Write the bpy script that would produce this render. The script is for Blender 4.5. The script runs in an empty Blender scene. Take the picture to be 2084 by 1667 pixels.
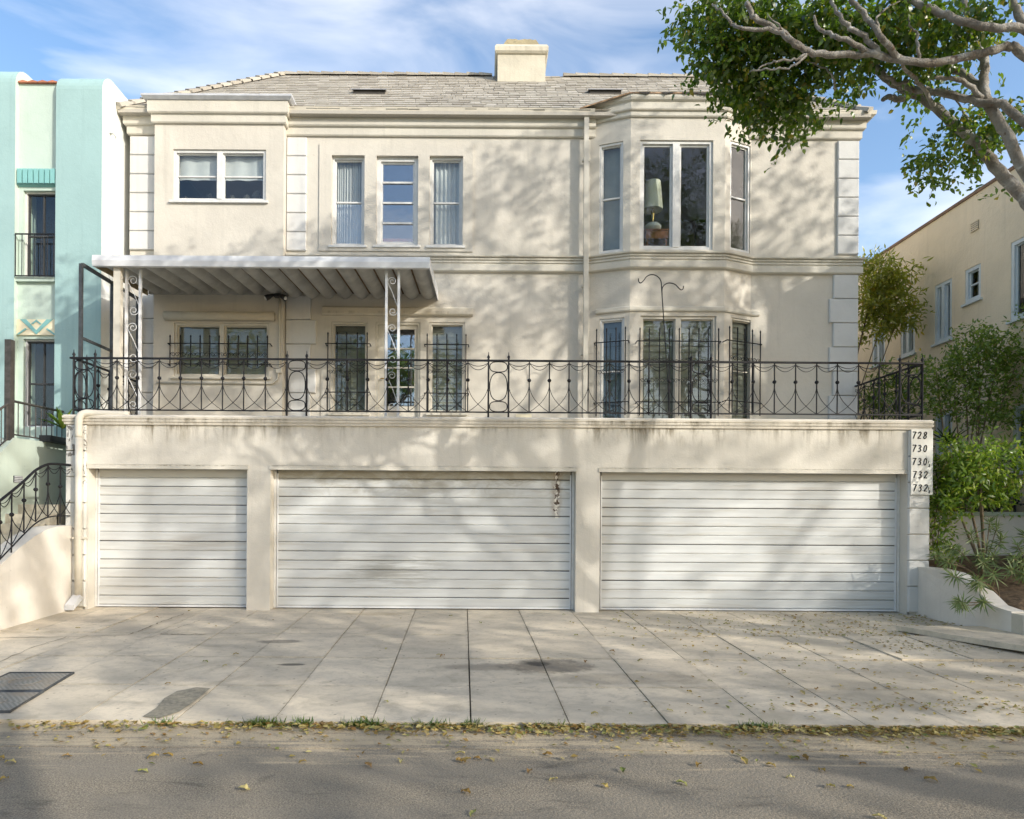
import bpy, math, random
import numpy as np
from mathutils import Vector, Matrix

rng = random.Random(7)
C = bpy.context.scene.collection
scene = bpy.context.scene

# ------------------------------------------------------------------ camera, sky, sun, exposure
F, PX, PY, ROLL, DIST, EYE = 1389.0, 985.0, 1045.0, 0.0065, 11.02, 1.57
cam_d = bpy.data.cameras.new('camera')
cam = bpy.data.objects.new('camera', cam_d)
C.objects.link(cam)
cam.matrix_world = Matrix.Translation((0, -DIST, EYE)) @ Matrix.Rotation(math.pi / 2, 4, 'X') @ Matrix.Rotation(ROLL, 4, 'Z')
cam_d.sensor_width = 36
cam_d.lens = F / 2084 * 36
cam_d.shift_x = (1042 - PX) / 2084
cam_d.shift_y = (PY - 833.5) / 2084
cam_d.clip_end = 2000
scene.camera = cam

SUN = Vector((1.3, -1.0, 0.72)).normalized()
sun_d = bpy.data.lights.new('sun', 'SUN')
sun_d.energy = 2.5
sun_d.angle = math.radians(0.55)
sun_d.color = (1.0, 0.945, 0.85)
sun = bpy.data.objects.new('sun', sun_d)
C.objects.link(sun)
sun.rotation_euler = SUN.to_track_quat('Z', 'Y').to_euler()
sun.location = (20, -20, 30)

world = bpy.data.worlds.new('World')
scene.world = world
world.use_nodes = True
wn, wl_ = world.node_tree.nodes, world.node_tree.links
wn.clear()
sky = wn.new('ShaderNodeTexSky')
sky.sky_type = 'NISHITA'
sky.sun_disc = False
sky.sun_elevation = math.asin(SUN.z)
sky.sun_rotation = math.atan2(SUN.x, SUN.y)
sky.air_density = 1.0
sky.dust_density = 1.7
sky.ozone_density = 1.0
bg = wn.new('ShaderNodeBackground')
bg.inputs['Strength'].default_value = 0.15
wo = wn.new('ShaderNodeOutputWorld')
tc = wn.new('ShaderNodeTexCoord')
mp = wn.new('ShaderNodeMapping')
mp.inputs['Rotation'].default_value = (0.0, 0.5, 0.35)
mp.inputs['Scale'].default_value = (1.2, 1.8, 4.6)
n1 = wn.new('ShaderNodeTexNoise')
n1.inputs['Scale'].default_value = 1.9
n1.inputs['Detail'].default_value = 7
n1.inputs['Roughness'].default_value = 0.5
n1.inputs['Distortion'].default_value = 0.7
r1 = wn.new('ShaderNodeValToRGB')
r1.color_ramp.elements[0].position = 0.45
r1.color_ramp.elements[0].color = (0, 0, 0, 1)
r1.color_ramp.elements[1].position = 0.80
r1.color_ramp.elements[1].color = (0.55, 0.55, 0.55, 1)
mx = wn.new('ShaderNodeMix')
mx.data_type = 'RGBA'
wl_.new(tc.outputs['Generated'], mp.inputs['Vector'])
wl_.new(mp.outputs['Vector'], n1.inputs['Vector'])
wl_.new(n1.outputs['Fac'], r1.inputs['Fac'])
wl_.new(r1.outputs['Color'], mx.inputs['Factor'])
hs = wn.new('ShaderNodeHueSaturation')
hs.inputs['Saturation'].default_value = 1.12
hs.inputs['Value'].default_value = 1.12
wl_.new(sky.outputs['Color'], hs.inputs['Color'])
wl_.new(hs.outputs['Color'], mx.inputs['A'])
mx.inputs['B'].default_value = (7.3, 7.0, 6.6, 1)
wl_.new(mx.outputs['Result'], bg.inputs['Color'])
wl_.new(bg.outputs['Background'], wo.inputs['Surface'])

scene.view_settings.view_transform = 'Standard'
scene.view_settings.look = 'None'
scene.view_settings.gamma = 1
scene.view_settings.exposure = 0.83
scene.render.engine = 'CYCLES'
scene.cycles.max_bounces = 6
scene.cycles.diffuse_bounces = 3
scene.cycles.glossy_bounces = 3
scene.cycles.transmission_bounces = 3
scene.cycles.transparent_max_bounces = 16
scene.cycles.caustics_reflective = False
scene.cycles.caustics_refractive = False


# ------------------------------------------------------------------ measuring helpers (photo pixel -> point on a known plane)
def ray(px, py):
    dx, dy = px - PX, py - PY
    return dx + ROLL * dy, dy - ROLL * dx


def at(px, py, Y):
    x, y = ray(px, py)
    k = (Y + DIST) / F
    return x * k, EYE - y * k


def atx(px, py, X):
    x, y = ray(px, py)
    d = X * F / x
    return d - DIST, EYE - y * d / F


# ------------------------------------------------------------------ materials
def nodes_of(name):
    m = bpy.data.materials.new(name)
    m.use_nodes = True
    nt = m.node_tree
    return m, nt, nt.nodes['Principled BSDF']


def N(nt, typ, **kw):
    n = nt.nodes.new(typ)
    for k, v in kw.items():
        if k.startswith('i_'):
            n.inputs[k[2:].replace('_', ' ')].default_value = v
        else:
            setattr(n, k, v)
    return n


def math_n(nt, op, a, b=None, clamp=False):
    n = nt.nodes.new('ShaderNodeMath')
    n.operation = op
    n.use_clamp = clamp
    for i, v in enumerate((a, b)):
        if v is None:
            continue
        if isinstance(v, (int, float)):
            n.inputs[i].default_value = v
        else:
            nt.links.new(v, n.inputs[i])
    return n.outputs[0]


def mixc(nt, fac, a, b, mode='MIX'):
    n = nt.nodes.new('ShaderNodeMix')
    n.data_type = 'RGBA'
    n.blend_type = mode
    for key, v in (('Factor', fac), ('A', a), ('B', b)):
        if isinstance(v, (int, float)):
            n.inputs[key].default_value = v
        elif isinstance(v, tuple):
            n.inputs[key].default_value = (*v, 1) if len(v) == 3 else v
        else:
            nt.links.new(v, n.inputs[key])
    return n.outputs['Result']


def noise(nt, vec, scale, detail=4, rough=0.55, dist=0.0):
    n = N(nt, 'ShaderNodeTexNoise')
    n.inputs['Scale'].default_value = scale
    n.inputs['Detail'].default_value = detail
    n.inputs['Roughness'].default_value = rough
    n.inputs['Distortion'].default_value = dist
    nt.links.new(vec, n.inputs['Vector'])
    return n.outputs['Fac']


def scaled(nt, vec, s, loc=(0, 0, 0)):
    n = N(nt, 'ShaderNodeMapping')
    n.inputs['Scale'].default_value = s
    n.inputs['Location'].default_value = loc
    nt.links.new(vec, n.inputs['Vector'])
    return n.outputs['Vector']


def smooth(nt, v, lo, hi):
    n = N(nt, 'ShaderNodeMapRange')
    n.interpolation_type = 'SMOOTHSTEP'
    n.inputs['From Min'].default_value = lo
    n.inputs['From Max'].default_value = hi
    nt.links.new(v, n.inputs['Value'])
    return n.outputs['Result']


def pos(nt):
    g = N(nt, 'ShaderNodeNewGeometry')
    s = N(nt, 'ShaderNodeSeparateXYZ')
    nt.links.new(g.outputs['Position'], s.inputs[0])
    return g.outputs['Position'], s.outputs['X'], s.outputs['Y'], s.outputs['Z']


def bump(nt, b, h, strength=0.3, dist=0.01):
    n = N(nt, 'ShaderNodeBump')
    n.inputs['Strength'].default_value = strength
    n.inputs['Distance'].default_value = dist
    nt.links.new(h, n.inputs['Height'])
    nt.links.new(n.outputs['Normal'], b.inputs['Normal'])


def plain(name, col, rough=0.6, var=0.12, scale=4.0, bmp=0.0, bscale=90, metal=0.0, spec=0.4):
    m, nt, b = nodes_of(name)
    p, x, y, z = pos(nt)
    f = noise(nt, p, scale, 5, 0.6)
    lo = tuple(c * (1 - var) for c in col)
    hi = tuple(min(1, c * (1 + var)) for c in col)
    nt.links.new(mixc(nt, smooth(nt, f, 0.3, 0.7), lo, hi), b.inputs['Base Color'])
    b.inputs['Roughness'].default_value = rough
    b.inputs['Metallic'].default_value = metal
    b.inputs['Specular IOR Level'].default_value = spec
    if bmp:
        bump(nt, b, noise(nt, p, bscale, 5, 0.6), bmp, 0.01)
    return m


def stucco(name, col, dirt=None, grime=(0.20, 0.17, 0.12), bmp=0.35, patch=0.06, peel=None):
    """Painted stucco: trowelled relief, faint patchy repainting, run-off streaks.  dirt: list of (zlo, zhi, strength)
    bands where water marks hang below a ledge."""
    m, nt, b = nodes_of(name)
    p, x, y, z = pos(nt)
    big = noise(nt, p, 0.9, 4, 0.6, 0.4)
    mid = noise(nt, p, 5.0, 6, 0.65)
    c = mixc(nt, smooth(nt, big, 0.35, 0.65), tuple(v * (1 - patch) for v in col), tuple(v * (1 + patch * .6) for v in col))
    c = mixc(nt, math_n(nt, 'MULTIPLY', smooth(nt, mid, 0.5, 0.8), 0.16), c, tuple(v * 0.72 for v in col))
    streak = noise(nt, scaled(nt, p, (7, 7, 0.35)), 1.0, 5, 0.65)
    c = mixc(nt, math_n(nt, 'MULTIPLY', smooth(nt, streak, 0.52, 0.76), 0.34), c, tuple(v * 0.7 for v in col))
    spots = noise(nt, p, 14, 3, 0.5)
    c = mixc(nt, math_n(nt, 'MULTIPLY', smooth(nt, spots, 0.72, 0.78), 0.35), c, tuple(v * 0.6 for v in col))
    for (lo, hi, s) in (dirt or []):
        ramp = smooth(nt, z, lo, hi)
        cut = math_n(nt, 'LESS_THAN', z, hi + 0.012)
        st = noise(nt, scaled(nt, p, (5.0, 5.0, 0.9)), 1.3, 7, 0.7, 0.3)
        reg = noise(nt, scaled(nt, p, (0.55, 0.5, 0.1)), 1.0, 2, 0.5)
        k = math_n(nt, 'MULTIPLY', ramp, smooth(nt, st, 0.42, 0.68))
        k = math_n(nt, 'MULTIPLY', k, smooth(nt, reg, 0.36, 0.62))
        k = math_n(nt, 'MULTIPLY', math_n(nt, 'MULTIPLY', k, cut), s, True)
        c = mixc(nt, k, c, grime)
    if peel:
        k = math_n(nt, 'ADD', noise(nt, scaled(nt, p, (1.0, 1, 0.7)), 9, 6, 0.7, 0.6), math_n(nt, 'MULTIPLY', smooth(nt, z, peel[0], peel[1]), 0.16))
        c = mixc(nt, math_n(nt, 'MULTIPLY', smooth(nt, k, 0.66, 0.71), 0.85), c, (0.10, 0.09, 0.075))
    nt.links.new(c, b.inputs['Base Color'])
    b.inputs['Roughness'].default_value = 0.85
    b.inputs['Specular IOR Level'].default_value = 0.2
    h = math_n(nt, 'ADD', noise(nt, p, 45, 6, 0.65), math_n(nt, 'MULTIPLY', noise(nt, p, 6, 4, 0.6), 2.2))
    bump(nt, b, h, bmp, 0.012)
    return m


CREAM = (0.61, 0.57, 0.495)
m_wall = stucco('cream_stucco', CREAM)
m_podium = stucco('weathered_cream_stucco', (0.63, 0.595, 0.525), dirt=[(2.55, 2.95, 0.9), (2.86, 2.97, 1.0), (2.335, 2.345, 0.0)])
m_cornice = stucco('cornice_stucco', (0.635, 0.59, 0.51), dirt=[(2.90, 3.06, 0.95)], patch=0.1)
m_band = stucco('moulding_stucco', (0.61, 0.575, 0.495), dirt=[(6.25, 6.47, 0.45)], patch=0.08)
m_lintel = stucco('lintel_stucco', (0.60, 0.55, 0.45), dirt=[(5.33, 5.42, 0.9)], patch=0.1)
m_quoin = stucco('white_quoin', (0.63, 0.625, 0.605), bmp=0.2)
m_quoin_old = stucco('peeling_quoin', (0.66, 0.65, 0.61), bmp=0.5, peel=(1.6, 2.6))
m_mint = stucco('mint_stucco', (0.33, 0.485, 0.48), bmp=0.25, patch=0.04)
m_mint_pale = stucco('pale_mint_stucco', (0.50, 0.60, 0.53), bmp=0.25, patch=0.04)
m_white_stucco = stucco('white_stucco', (0.74, 0.76, 0.73), bmp=0.2, patch=0.02)
m_mint_dark = plain('teal_paint', (0.22, 0.47, 0.46), 0.7, 0.06)
m_butter = plain('butter_paint', (0.78, 0.70, 0.50), 0.7, 0.04)
m_tan = stucco('tan_stucco', (0.80, 0.69, 0.51), bmp=0.6, patch=0.05)
m_planter = stucco('planter_stucco', (0.65, 0.615, 0.555), bmp=0.3)
m_iron = plain('black_iron', (0.014, 0.014, 0.017), 0.6, 0.3, 30, 0.15, 200, spec=0.25)
m_frame_iron = plain('weathered_dark_iron', (0.05, 0.055, 0.06), 0.5, 0.3, 12)
m_brown_iron = plain('brown_iron', (0.06, 0.055, 0.05), 0.5, 0.3, 12)
m_white = plain('white_trim_paint', (0.66, 0.655, 0.63), 0.5, 0.07, 9, 0.15, 60)
m_cream_paint = plain('cream_trim_paint', (0.585, 0.55, 0.47), 0.5, 0.07, 6)
m_trim_old = stucco('grimy_head_trim', (0.60, 0.57, 0.50), dirt=[(2.29, 2.322, 1.0)], patch=.15)
m_alu = plain('white_aluminium', (0.70, 0.71, 0.72), 0.35, 0.05, 5)
m_pan = plain('awning_aluminium', (0.42, 0.415, 0.39), 0.45, 0.18, 2.5)
m_seam = plain('brown_seam', (0.13, 0.085, 0.05), 0.8, 0.4, 6)
m_alu_trim = plain('galvanised_flashing', (0.52, 0.53, 0.55), 0.4, 0.1, 6)
m_gutter_paint = plain('beige_gutter_paint', (0.58, 0.53, 0.43), 0.5, 0.1, 4)
m_vent = plain('grey_vent_metal', (0.30, 0.30, 0.31), 0.5, 0.1)
m_sash_dark = plain('dark_sash', (0.045, 0.045, 0.045), 0.5, 0.2)
m_redtile = plain('red_clay', (0.42, 0.16, 0.09), 0.8, 0.2, 12)
m_room = plain('room_plaster', (0.36, 0.28, 0.19), 0.9, 0.05)
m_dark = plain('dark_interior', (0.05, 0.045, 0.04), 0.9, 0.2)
m_door_in = plain('dark_doorway', (0.05, 0.032, 0.02), 0.6, 0.2)
m_curtain = plain('white_net_curtain', (0.66, 0.64, 0.64), 0.9, 0.05, 8)
m_blind = plain('grey_blind', (0.31, 0.295, 0.25), 0.7, 0.1, 3)
m_screen = plain('insect_screen', (0.22, 0.21, 0.18), 0.8, 0.1, 3)
m_shade_blue = plain('slate_blind', (0.15, 0.17, 0.20), 0.7, 0.1, 3)
m_lamp_shade = plain('lamp_shade_linen', (0.80, 0.76, 0.62), 0.9, 0.03)
m_lamp_base = plain('lamp_ceramic', (0.75, 0.73, 0.66), 0.25, 0.03)
m_brass = plain('brass', (0.45, 0.31, 0.10), 0.35, 0.1, metal=0.8)
m_redwood = plain('red_wood_box', (0.30, 0.11, 0.045), 0.6, 0.25, 12)
m_orange = plain('orange_ledge', (0.55, 0.17, 0.05), 0.7, 0.2, 10)
m_sign = plain('sign_board_white', (0.74, 0.73, 0.68), 0.5, 0.05, 5)
m_ink = plain('black_sign_paint', (0.012, 0.012, 0.012), 0.5, 0.1)
m_plastic_black = plain('black_plastic', (0.02, 0.02, 0.02), 0.4, 0.1)
m_bulb = plain('white_lamp_glass', (0.75, 0.74, 0.70), 0.3, 0.03)
m_soil = plain('planter_soil', (0.11, 0.075, 0.045), 0.95, 0.5, 14, 0.9, 40)
m_step = plain('step_concrete', (0.42, 0.39, 0.32), 0.9, 0.2, 6, 0.3)
m_cover = None
m_bark = None


def glass_mat(name, refl, tint=(0.9, 0.93, 0.92), rough=0.01, wave=0.0):
    m = bpy.data.materials.new(name)
    m.use_nodes = True
    nt = m.node_tree
    nt.nodes.clear()
    tr = N(nt, 'ShaderNodeBsdfTransparent')
    tr.inputs['Color'].default_value = (*tint, 1)
    gl = N(nt, 'ShaderNodeBsdfGlossy')
    gl.inputs['Roughness'].default_value = rough
    gl.inputs['Color'].default_value = (0.95, 0.96, 1, 1)
    lw = N(nt, 'ShaderNodeLayerWeight', i_Blend=0.5)
    f = math_n(nt, 'ADD', math_n(nt, 'MULTIPLY', math_n(nt, 'POWER', lw.outputs['Facing'], 5.0), 0.9), refl + 0.035, True)
    if wave:
        p, x, y, z = pos(nt)
        bn = N(nt, 'ShaderNodeBump')
        bn.inputs['Strength'].default_value = wave
        bn.inputs['Distance'].default_value = 0.02
        nt.links.new(noise(nt, p, 3.5, 3, 0.5, 0.5), bn.inputs['Height'])
        nt.links.new(bn.outputs['Normal'], gl.inputs['Normal'])
    mxs = N(nt, 'ShaderNodeMixShader')
    out = N(nt, 'ShaderNodeOutputMaterial')
    nt.links.new(f, mxs.inputs[0])
    nt.links.new(tr.outputs[0], mxs.inputs[1])
    nt.links.new(gl.outputs[0], mxs.inputs[2])
    nt.links.new(mxs.outputs[0], out.inputs[0])
    return m


m_glass = glass_mat('window_glass', 0.012, wave=0.04)
m_glass_mirror = glass_mat('bright_window_glass', 0.16, wave=0.06)
m_glass_wavy = glass_mat('old_wavy_glass', 0.10, wave=0.5)
m_glass_clear = glass_mat('clear_window_glass', 0.0, wave=0.25)


def door_paint():
    m, nt, b = nodes_of('white_garage_door_paint')
    p, x, y, z = pos(nt)
    col = (0.63, 0.645, 0.64)
    c = mixc(nt, smooth(nt, noise(nt, scaled(nt, p, (0.8, 1, 5)), 1.2, 5, 0.6), 0.35, 0.7), tuple(v * .9 for v in col), col)
    # long horizontal grime wipes
    g = noise(nt, scaled(nt, p, (0.55, 1, 9.0)), 1.0, 6, 0.65, 0.5)
    c = mixc(nt, math_n(nt, 'MULTIPLY', smooth(nt, g, 0.50, 0.74), 0.5), c, (0.43, 0.39, 0.32))
    # grime under the head of the middle door
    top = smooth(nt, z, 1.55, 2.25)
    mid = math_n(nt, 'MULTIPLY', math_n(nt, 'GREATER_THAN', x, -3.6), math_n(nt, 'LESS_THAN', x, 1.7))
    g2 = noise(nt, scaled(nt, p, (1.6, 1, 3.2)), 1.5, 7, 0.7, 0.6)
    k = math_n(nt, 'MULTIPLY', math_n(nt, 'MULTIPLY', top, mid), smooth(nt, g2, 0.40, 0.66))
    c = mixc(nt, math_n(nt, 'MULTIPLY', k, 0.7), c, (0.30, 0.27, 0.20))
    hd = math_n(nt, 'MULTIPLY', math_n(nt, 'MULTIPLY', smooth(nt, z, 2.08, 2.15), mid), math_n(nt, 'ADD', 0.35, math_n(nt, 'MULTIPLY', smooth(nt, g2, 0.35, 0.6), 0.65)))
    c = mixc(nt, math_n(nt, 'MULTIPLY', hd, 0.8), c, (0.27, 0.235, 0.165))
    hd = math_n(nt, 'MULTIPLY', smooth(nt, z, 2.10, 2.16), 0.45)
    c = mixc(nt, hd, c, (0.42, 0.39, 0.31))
    # dark wipe low on the middle door
    wx = math_n(nt, 'ABSOLUTE', math_n(nt, 'ADD', x, 1.5))
    wz = math_n(nt, 'ABSOLUTE', math_n(nt, 'ADD', z, -0.62))
    kk = math_n(nt, 'MULTIPLY', math_n(nt, 'SUBTRACT', 1.0, smooth(nt, wx, 0.2, 1.3)), math_n(nt, 'SUBTRACT', 1.0, smooth(nt, wz, 0.0, 0.45)))
    g3 = noise(nt, scaled(nt, p, (1.2, 1, 12)), 1.3, 6, 0.7, 0.3)
    c = mixc(nt, math_n(nt, 'MULTIPLY', math_n(nt, 'MULTIPLY', kk, smooth(nt, g3, 0.40, 0.62)), 0.75), c, (0.30, 0.29, 0.26))
    fz_ = math_n(nt, 'FRACT', math_n(nt, 'MULTIPLY', math_n(nt, 'SUBTRACT', z, 0.035), 1 / 0.1495))
    seam = math_n(nt, 'MAXIMUM', math_n(nt, 'SUBTRACT', 1.0, smooth(nt, fz_, 0.0, 0.22)), smooth(nt, fz_, 0.90, 1.0))
    g4 = noise(nt, scaled(nt, p, (0.9, 1, 3)), 1.6, 6, 0.7, 0.3)
    c = mixc(nt, math_n(nt, 'MULTIPLY', math_n(nt, 'MULTIPLY', seam, smooth(nt, g4, 0.34, 0.72)), 0.6), c, (0.33, 0.30, 0.24))
    # rust and flaked paint in one vertical run near the middle door's far end
    wob = math_n(nt, 'MULTIPLY', math_n(nt, 'SUBTRACT', noise(nt, p, 9, 5, 0.7), 0.5), 0.22)
    rx = math_n(nt, 'ABSOLUTE', math_n(nt, 'ADD', math_n(nt, 'ADD', x, -1.19), wob))
    rz = math_n(nt, 'MULTIPLY', math_n(nt, 'GREATER_THAN', z, 1.50), math_n(nt, 'LESS_THAN', z, 2.27))
    halo = math_n(nt, 'MULTIPLY', math_n(nt, 'SUBTRACT', 1.0, smooth(nt, rx, 0.01, 0.13)), rz)
    c = mixc(nt, math_n(nt, 'MULTIPLY', halo, 0.55), c, (0.30, 0.23, 0.15))
    core = math_n(nt, 'MULTIPLY', math_n(nt, 'SUBTRACT', 1.0, smooth(nt, rx, 0.02, 0.045)), rz)
    fl = smooth(nt, noise(nt, p, 13, 4, 0.6), 0.48, 0.53)
    c = mixc(nt, core, c, mixc(nt, fl, (0.09, 0.055, 0.035), (0.76, 0.73, 0.66)))
    nt.links.new(c, b.inputs['Base Color'])
    b.inputs['Roughness'].default_value = 0.42
    b.inputs['Specular IOR Level'].default_value = 0.35
    bump(nt, b, noise(nt, scaled(nt, p, (1.5, 1, 8)), 2.0, 4, 0.5), 0.12, 0.02)
    return m


m_door = door_paint()


def shingle_mat():
    m, nt, b = nodes_of('weathered_shingle')
    p, x, y, z = pos(nt)
    a = N(nt, 'ShaderNodeAttribute', attribute_name='tint')
    oi = N(nt, 'ShaderNodeObjectInfo')
    f = math_n(nt, 'FRACT', math_n(nt, 'ADD', a.outputs['Fac'], oi.outputs['Random']))
    rp = N(nt, 'ShaderNodeValToRGB')
    e = rp.color_ramp.elements
    e[0].color = (0.30, 0.275, 0.235, 1)
    e[1].color = (0.46, 0.43, 0.375, 1)
    k = e.new(0.5)
    k.color = (0.39, 0.36, 0.305, 1)
    nt.links.new(f, rp.inputs['Fac'])
    c = mixc(nt, smooth(nt, noise(nt, p, 60, 3, 0.6), 0.4, 0.7), rp.outputs['Color'], (0.30, 0.27, 0.22))
    c = mixc(nt, 0.6, c, rp.outputs['Color'])
    nt.links.new(c, b.inputs['Base Color'])
    b.inputs['Roughness'].default_value = 0.95
    bump(nt, b, noise(nt, p, 160, 3, 0.6), 0.4, 0.004)
    return m


m_shingle = shingle_mat()


def concrete_mat():
    m, nt, b = nodes_of('driveway_concrete')
    p, x, y, z = pos(nt)
    oi = N(nt, 'ShaderNodeObjectInfo')
    col = (0.66, 0.57, 0.435)
    c = mixc(nt, oi.outputs['Random'], tuple(v * .87 for v in col), tuple(v * 1.08 for v in col))
    big = noise(nt, scaled(nt, p, (0.8, 1.4, 1)), 1.1, 6, 0.65, 0.6)
    c = mixc(nt, math_n(nt, 'MULTIPLY', smooth(nt, big, 0.40, 0.68), 0.55), c, (0.33, 0.30, 0.24))
    fine = noise(nt, p, 28, 6, 0.75)
    c = mixc(nt, math_n(nt, 'MULTIPLY', smooth(nt, fine, 0.5, 0.75), 0.30), c, (0.27, 0.245, 0.20))
    ju = math_n(nt, 'FRACT', math_n(nt, 'MULTIPLY', math_n(nt, 'ADD', math_n(nt, 'ADD', x, math_n(nt, 'MULTIPLY', y, 0.03)), 0.26 + 8.45), 1 / 0.845))
    ju = math_n(nt, 'MINIMUM', ju, math_n(nt, 'SUBTRACT', 1.0, ju))
    edge = math_n(nt, 'SUBTRACT', 1.0, smooth(nt, ju, 0.0, 0.06))
    for ry_ in (-1.78, -3.03, -4.16):
        edge = math_n(nt, 'MAXIMUM', edge, math_n(nt, 'SUBTRACT', 1.0, smooth(nt, math_n(nt, 'ABSOLUTE', math_n(nt, 'SUBTRACT', y, ry_)), 0.0, 0.07)))
    en = noise(nt, p, 5.5, 7, 0.75, 0.4)
    c = mixc(nt, math_n(nt, 'MULTIPLY', math_n(nt, 'MULTIPLY', edge, smooth(nt, en, 0.42, 0.66)), 0.5), c, (0.22, 0.19, 0.145))
    mot = noise(nt, scaled(nt, p, (1, 1.3, 1)), 6.5, 8, 0.8, 0.5)
    c = mixc(nt, math_n(nt, 'MULTIPLY', smooth(nt, mot, 0.46, 0.66), 0.38), c, (0.30, 0.265, 0.205))
    c = mixc(nt, math_n(nt, 'MULTIPLY', smooth(nt, noise(nt, p, 1.7, 6, 0.7, 0.8), 0.56, 0.66), 0.4), c, (0.35, 0.30, 0.22))
    spk = N(nt, 'ShaderNodeTexVoronoi')
    spk.inputs['Scale'].default_value = 7
    nt.links.new(p, spk.inputs['Vector'])
    c = mixc(nt, math_n(nt, 'MULTIPLY', math_n(nt, 'LESS_THAN', spk.outputs['Distance'], 0.10), 0.55), c, (0.17, 0.15, 0.12))
    # oil stains
    wob = math_n(nt, 'MULTIPLY', math_n(nt, 'SUBTRACT', noise(nt, p, 3.6, 8, 0.7), 0.5), 2.6)
    for (sx, sy, rx_, ry_, s, cc) in ((0.70, -3.35, 0.50, 0.30, 0.75, (0.10, 0.09, 0.075)), (0.15, -3.40, 0.6, 0.16, 0.5, (0.13, 0.115, 0.095)),
                                      (1.55, -3.85, 0.9, 0.22, 0.35, (0.15, 0.135, 0.11)), (-2.62, -2.25, 0.26, 0.10, 0.65, (0.12, 0.11, 0.095)),
                                      (-2.15, -3.35, 0.15, 0.05, 0.8, (0.06, 0.055, 0.05)), (0.62, -3.25, 0.16, 0.10, 0.8, (0.05, 0.045, 0.04)),
                                      (4.5, -4.0, 1.6, 0.6, 0.35, (0.2, 0.18, 0.14)), (-1.7, -0.25, 0.5, 0.15, 0.4, (0.24, 0.19, 0.12))):
        ex = math_n(nt, 'MULTIPLY', math_n(nt, 'SUBTRACT', x, sx), 1 / rx_)
        ey = math_n(nt, 'MULTIPLY', math_n(nt, 'SUBTRACT', y, sy), 1 / ry_)
        r2 = math_n(nt, 'ADD', math_n(nt, 'MULTIPLY', ex, ex), math_n(nt, 'MULTIPLY', ey, ey))
        r2 = math_n(nt, 'ADD', r2, wob)
        k = math_n(nt, 'MULTIPLY', math_n(nt, 'SUBTRACT', 1.0, smooth(nt, r2, 0.45, 1.45)), s)
        c = mixc(nt, k, c, cc)
    nt.links.new(c, b.inputs['Base Color'])
    b.inputs['Roughness'].default_value = 0.9
    b.inputs['Specular IOR Level'].default_value = 0.25
    bump(nt, b, math_n(nt, 'ADD', fine, noise(nt, p, 4, 4, 0.6)), 0.35, 0.008)
    return m


m_concrete = concrete_mat()


def asphalt_mat():
    m, nt, b = nodes_of('street_asphalt')
    p, x, y, z = pos(nt)
    g = noise(nt, p, 95, 4, 0.75)
    c = mixc(nt, smooth(nt, g, 0.35, 0.68), (0.13, 0.112, 0.088), (0.40, 0.345, 0.26))
    v = N(nt, 'ShaderNodeTexVoronoi')
    v.inputs['Scale'].default_value = 42
    nt.links.new(p, v.inputs['Vector'])
    sp = math_n(nt, 'LESS_THAN', v.outputs['Distance'], 0.16)
    vr = N(nt, 'ShaderNodeSeparateColor')
    nt.links.new(v.outputs['Color'], vr.inputs[0])
    sp = math_n(nt, 'MULTIPLY', sp, math_n(nt, 'GREATER_THAN', vr.outputs[0], 0.55))
    c = mixc(nt, sp, c, (0.42, 0.38, 0.31))
    big = noise(nt, scaled(nt, p, (0.45, 1.6, 1)), 1.2, 5, 0.6)
    c = mixc(nt, math_n(nt, 'MULTIPLY', smooth(nt, big, 0.38, 0.62), 0.5), c, (0.24, 0.215, 0.175))
    dk = noise(nt, scaled(nt, p, (0.7, 1.5, 1)), 2.3, 6, 0.7, 0.6)
    c = mixc(nt, math_n(nt, 'MULTIPLY', smooth(nt, dk, 0.55, 0.70), 0.55), c, (0.075, 0.068, 0.058))
    # blown sand lying in streaks along the gutter side
    near = smooth(nt, y, -6.9, -5.3)
    st = noise(nt, scaled(nt, p, (0.55, 5.5, 1)), 1.2, 7, 0.65, 0.5)
    gr = noise(nt, p, 70, 3, 0.6)
    s2 = math_n(nt, 'ADD', st, math_n(nt, 'MULTIPLY', math_n(nt, 'SUBTRACT', near, 0.60), 0.42))
    k = smooth(nt, math_n(nt, 'ADD', s2, math_n(nt, 'MULTIPLY', math_n(nt, 'SUBTRACT', gr, 0.5), 0.35)), 0.50, 0.70)
    c = mixc(nt, math_n(nt, 'MULTIPLY', k, 0.8), c, (0.50, 0.41, 0.28))
    nt.links.new(c, b.inputs['Base Color'])
    b.inputs['Roughness'].default_value = 0.92
    b.inputs['Specular IOR Level'].default_value = 0.25
    bump(nt, b, math_n(nt, 'ADD', g, math_n(nt, 'MULTIPLY', v.outputs['Distance'], -0.6)), 0.7, 0.012)
    return m


m_asphalt = asphalt_mat()
m_gutter_conc = plain('gutter_concrete', (0.44, 0.39, 0.31), 0.9, 0.3, 3.5, 0.5, 50)
m_joint = plain('joint_dirt', (0.17, 0.145, 0.105), 0.95, 0.4, 12)
m_ground = plain('open_ground', (0.20, 0.19, 0.15), 0.95, 0.2, 0.3)
m_patch = plain('cement_patch', (0.25, 0.225, 0.17), 0.95, 0.25, 25, 0.5, 120)


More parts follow.
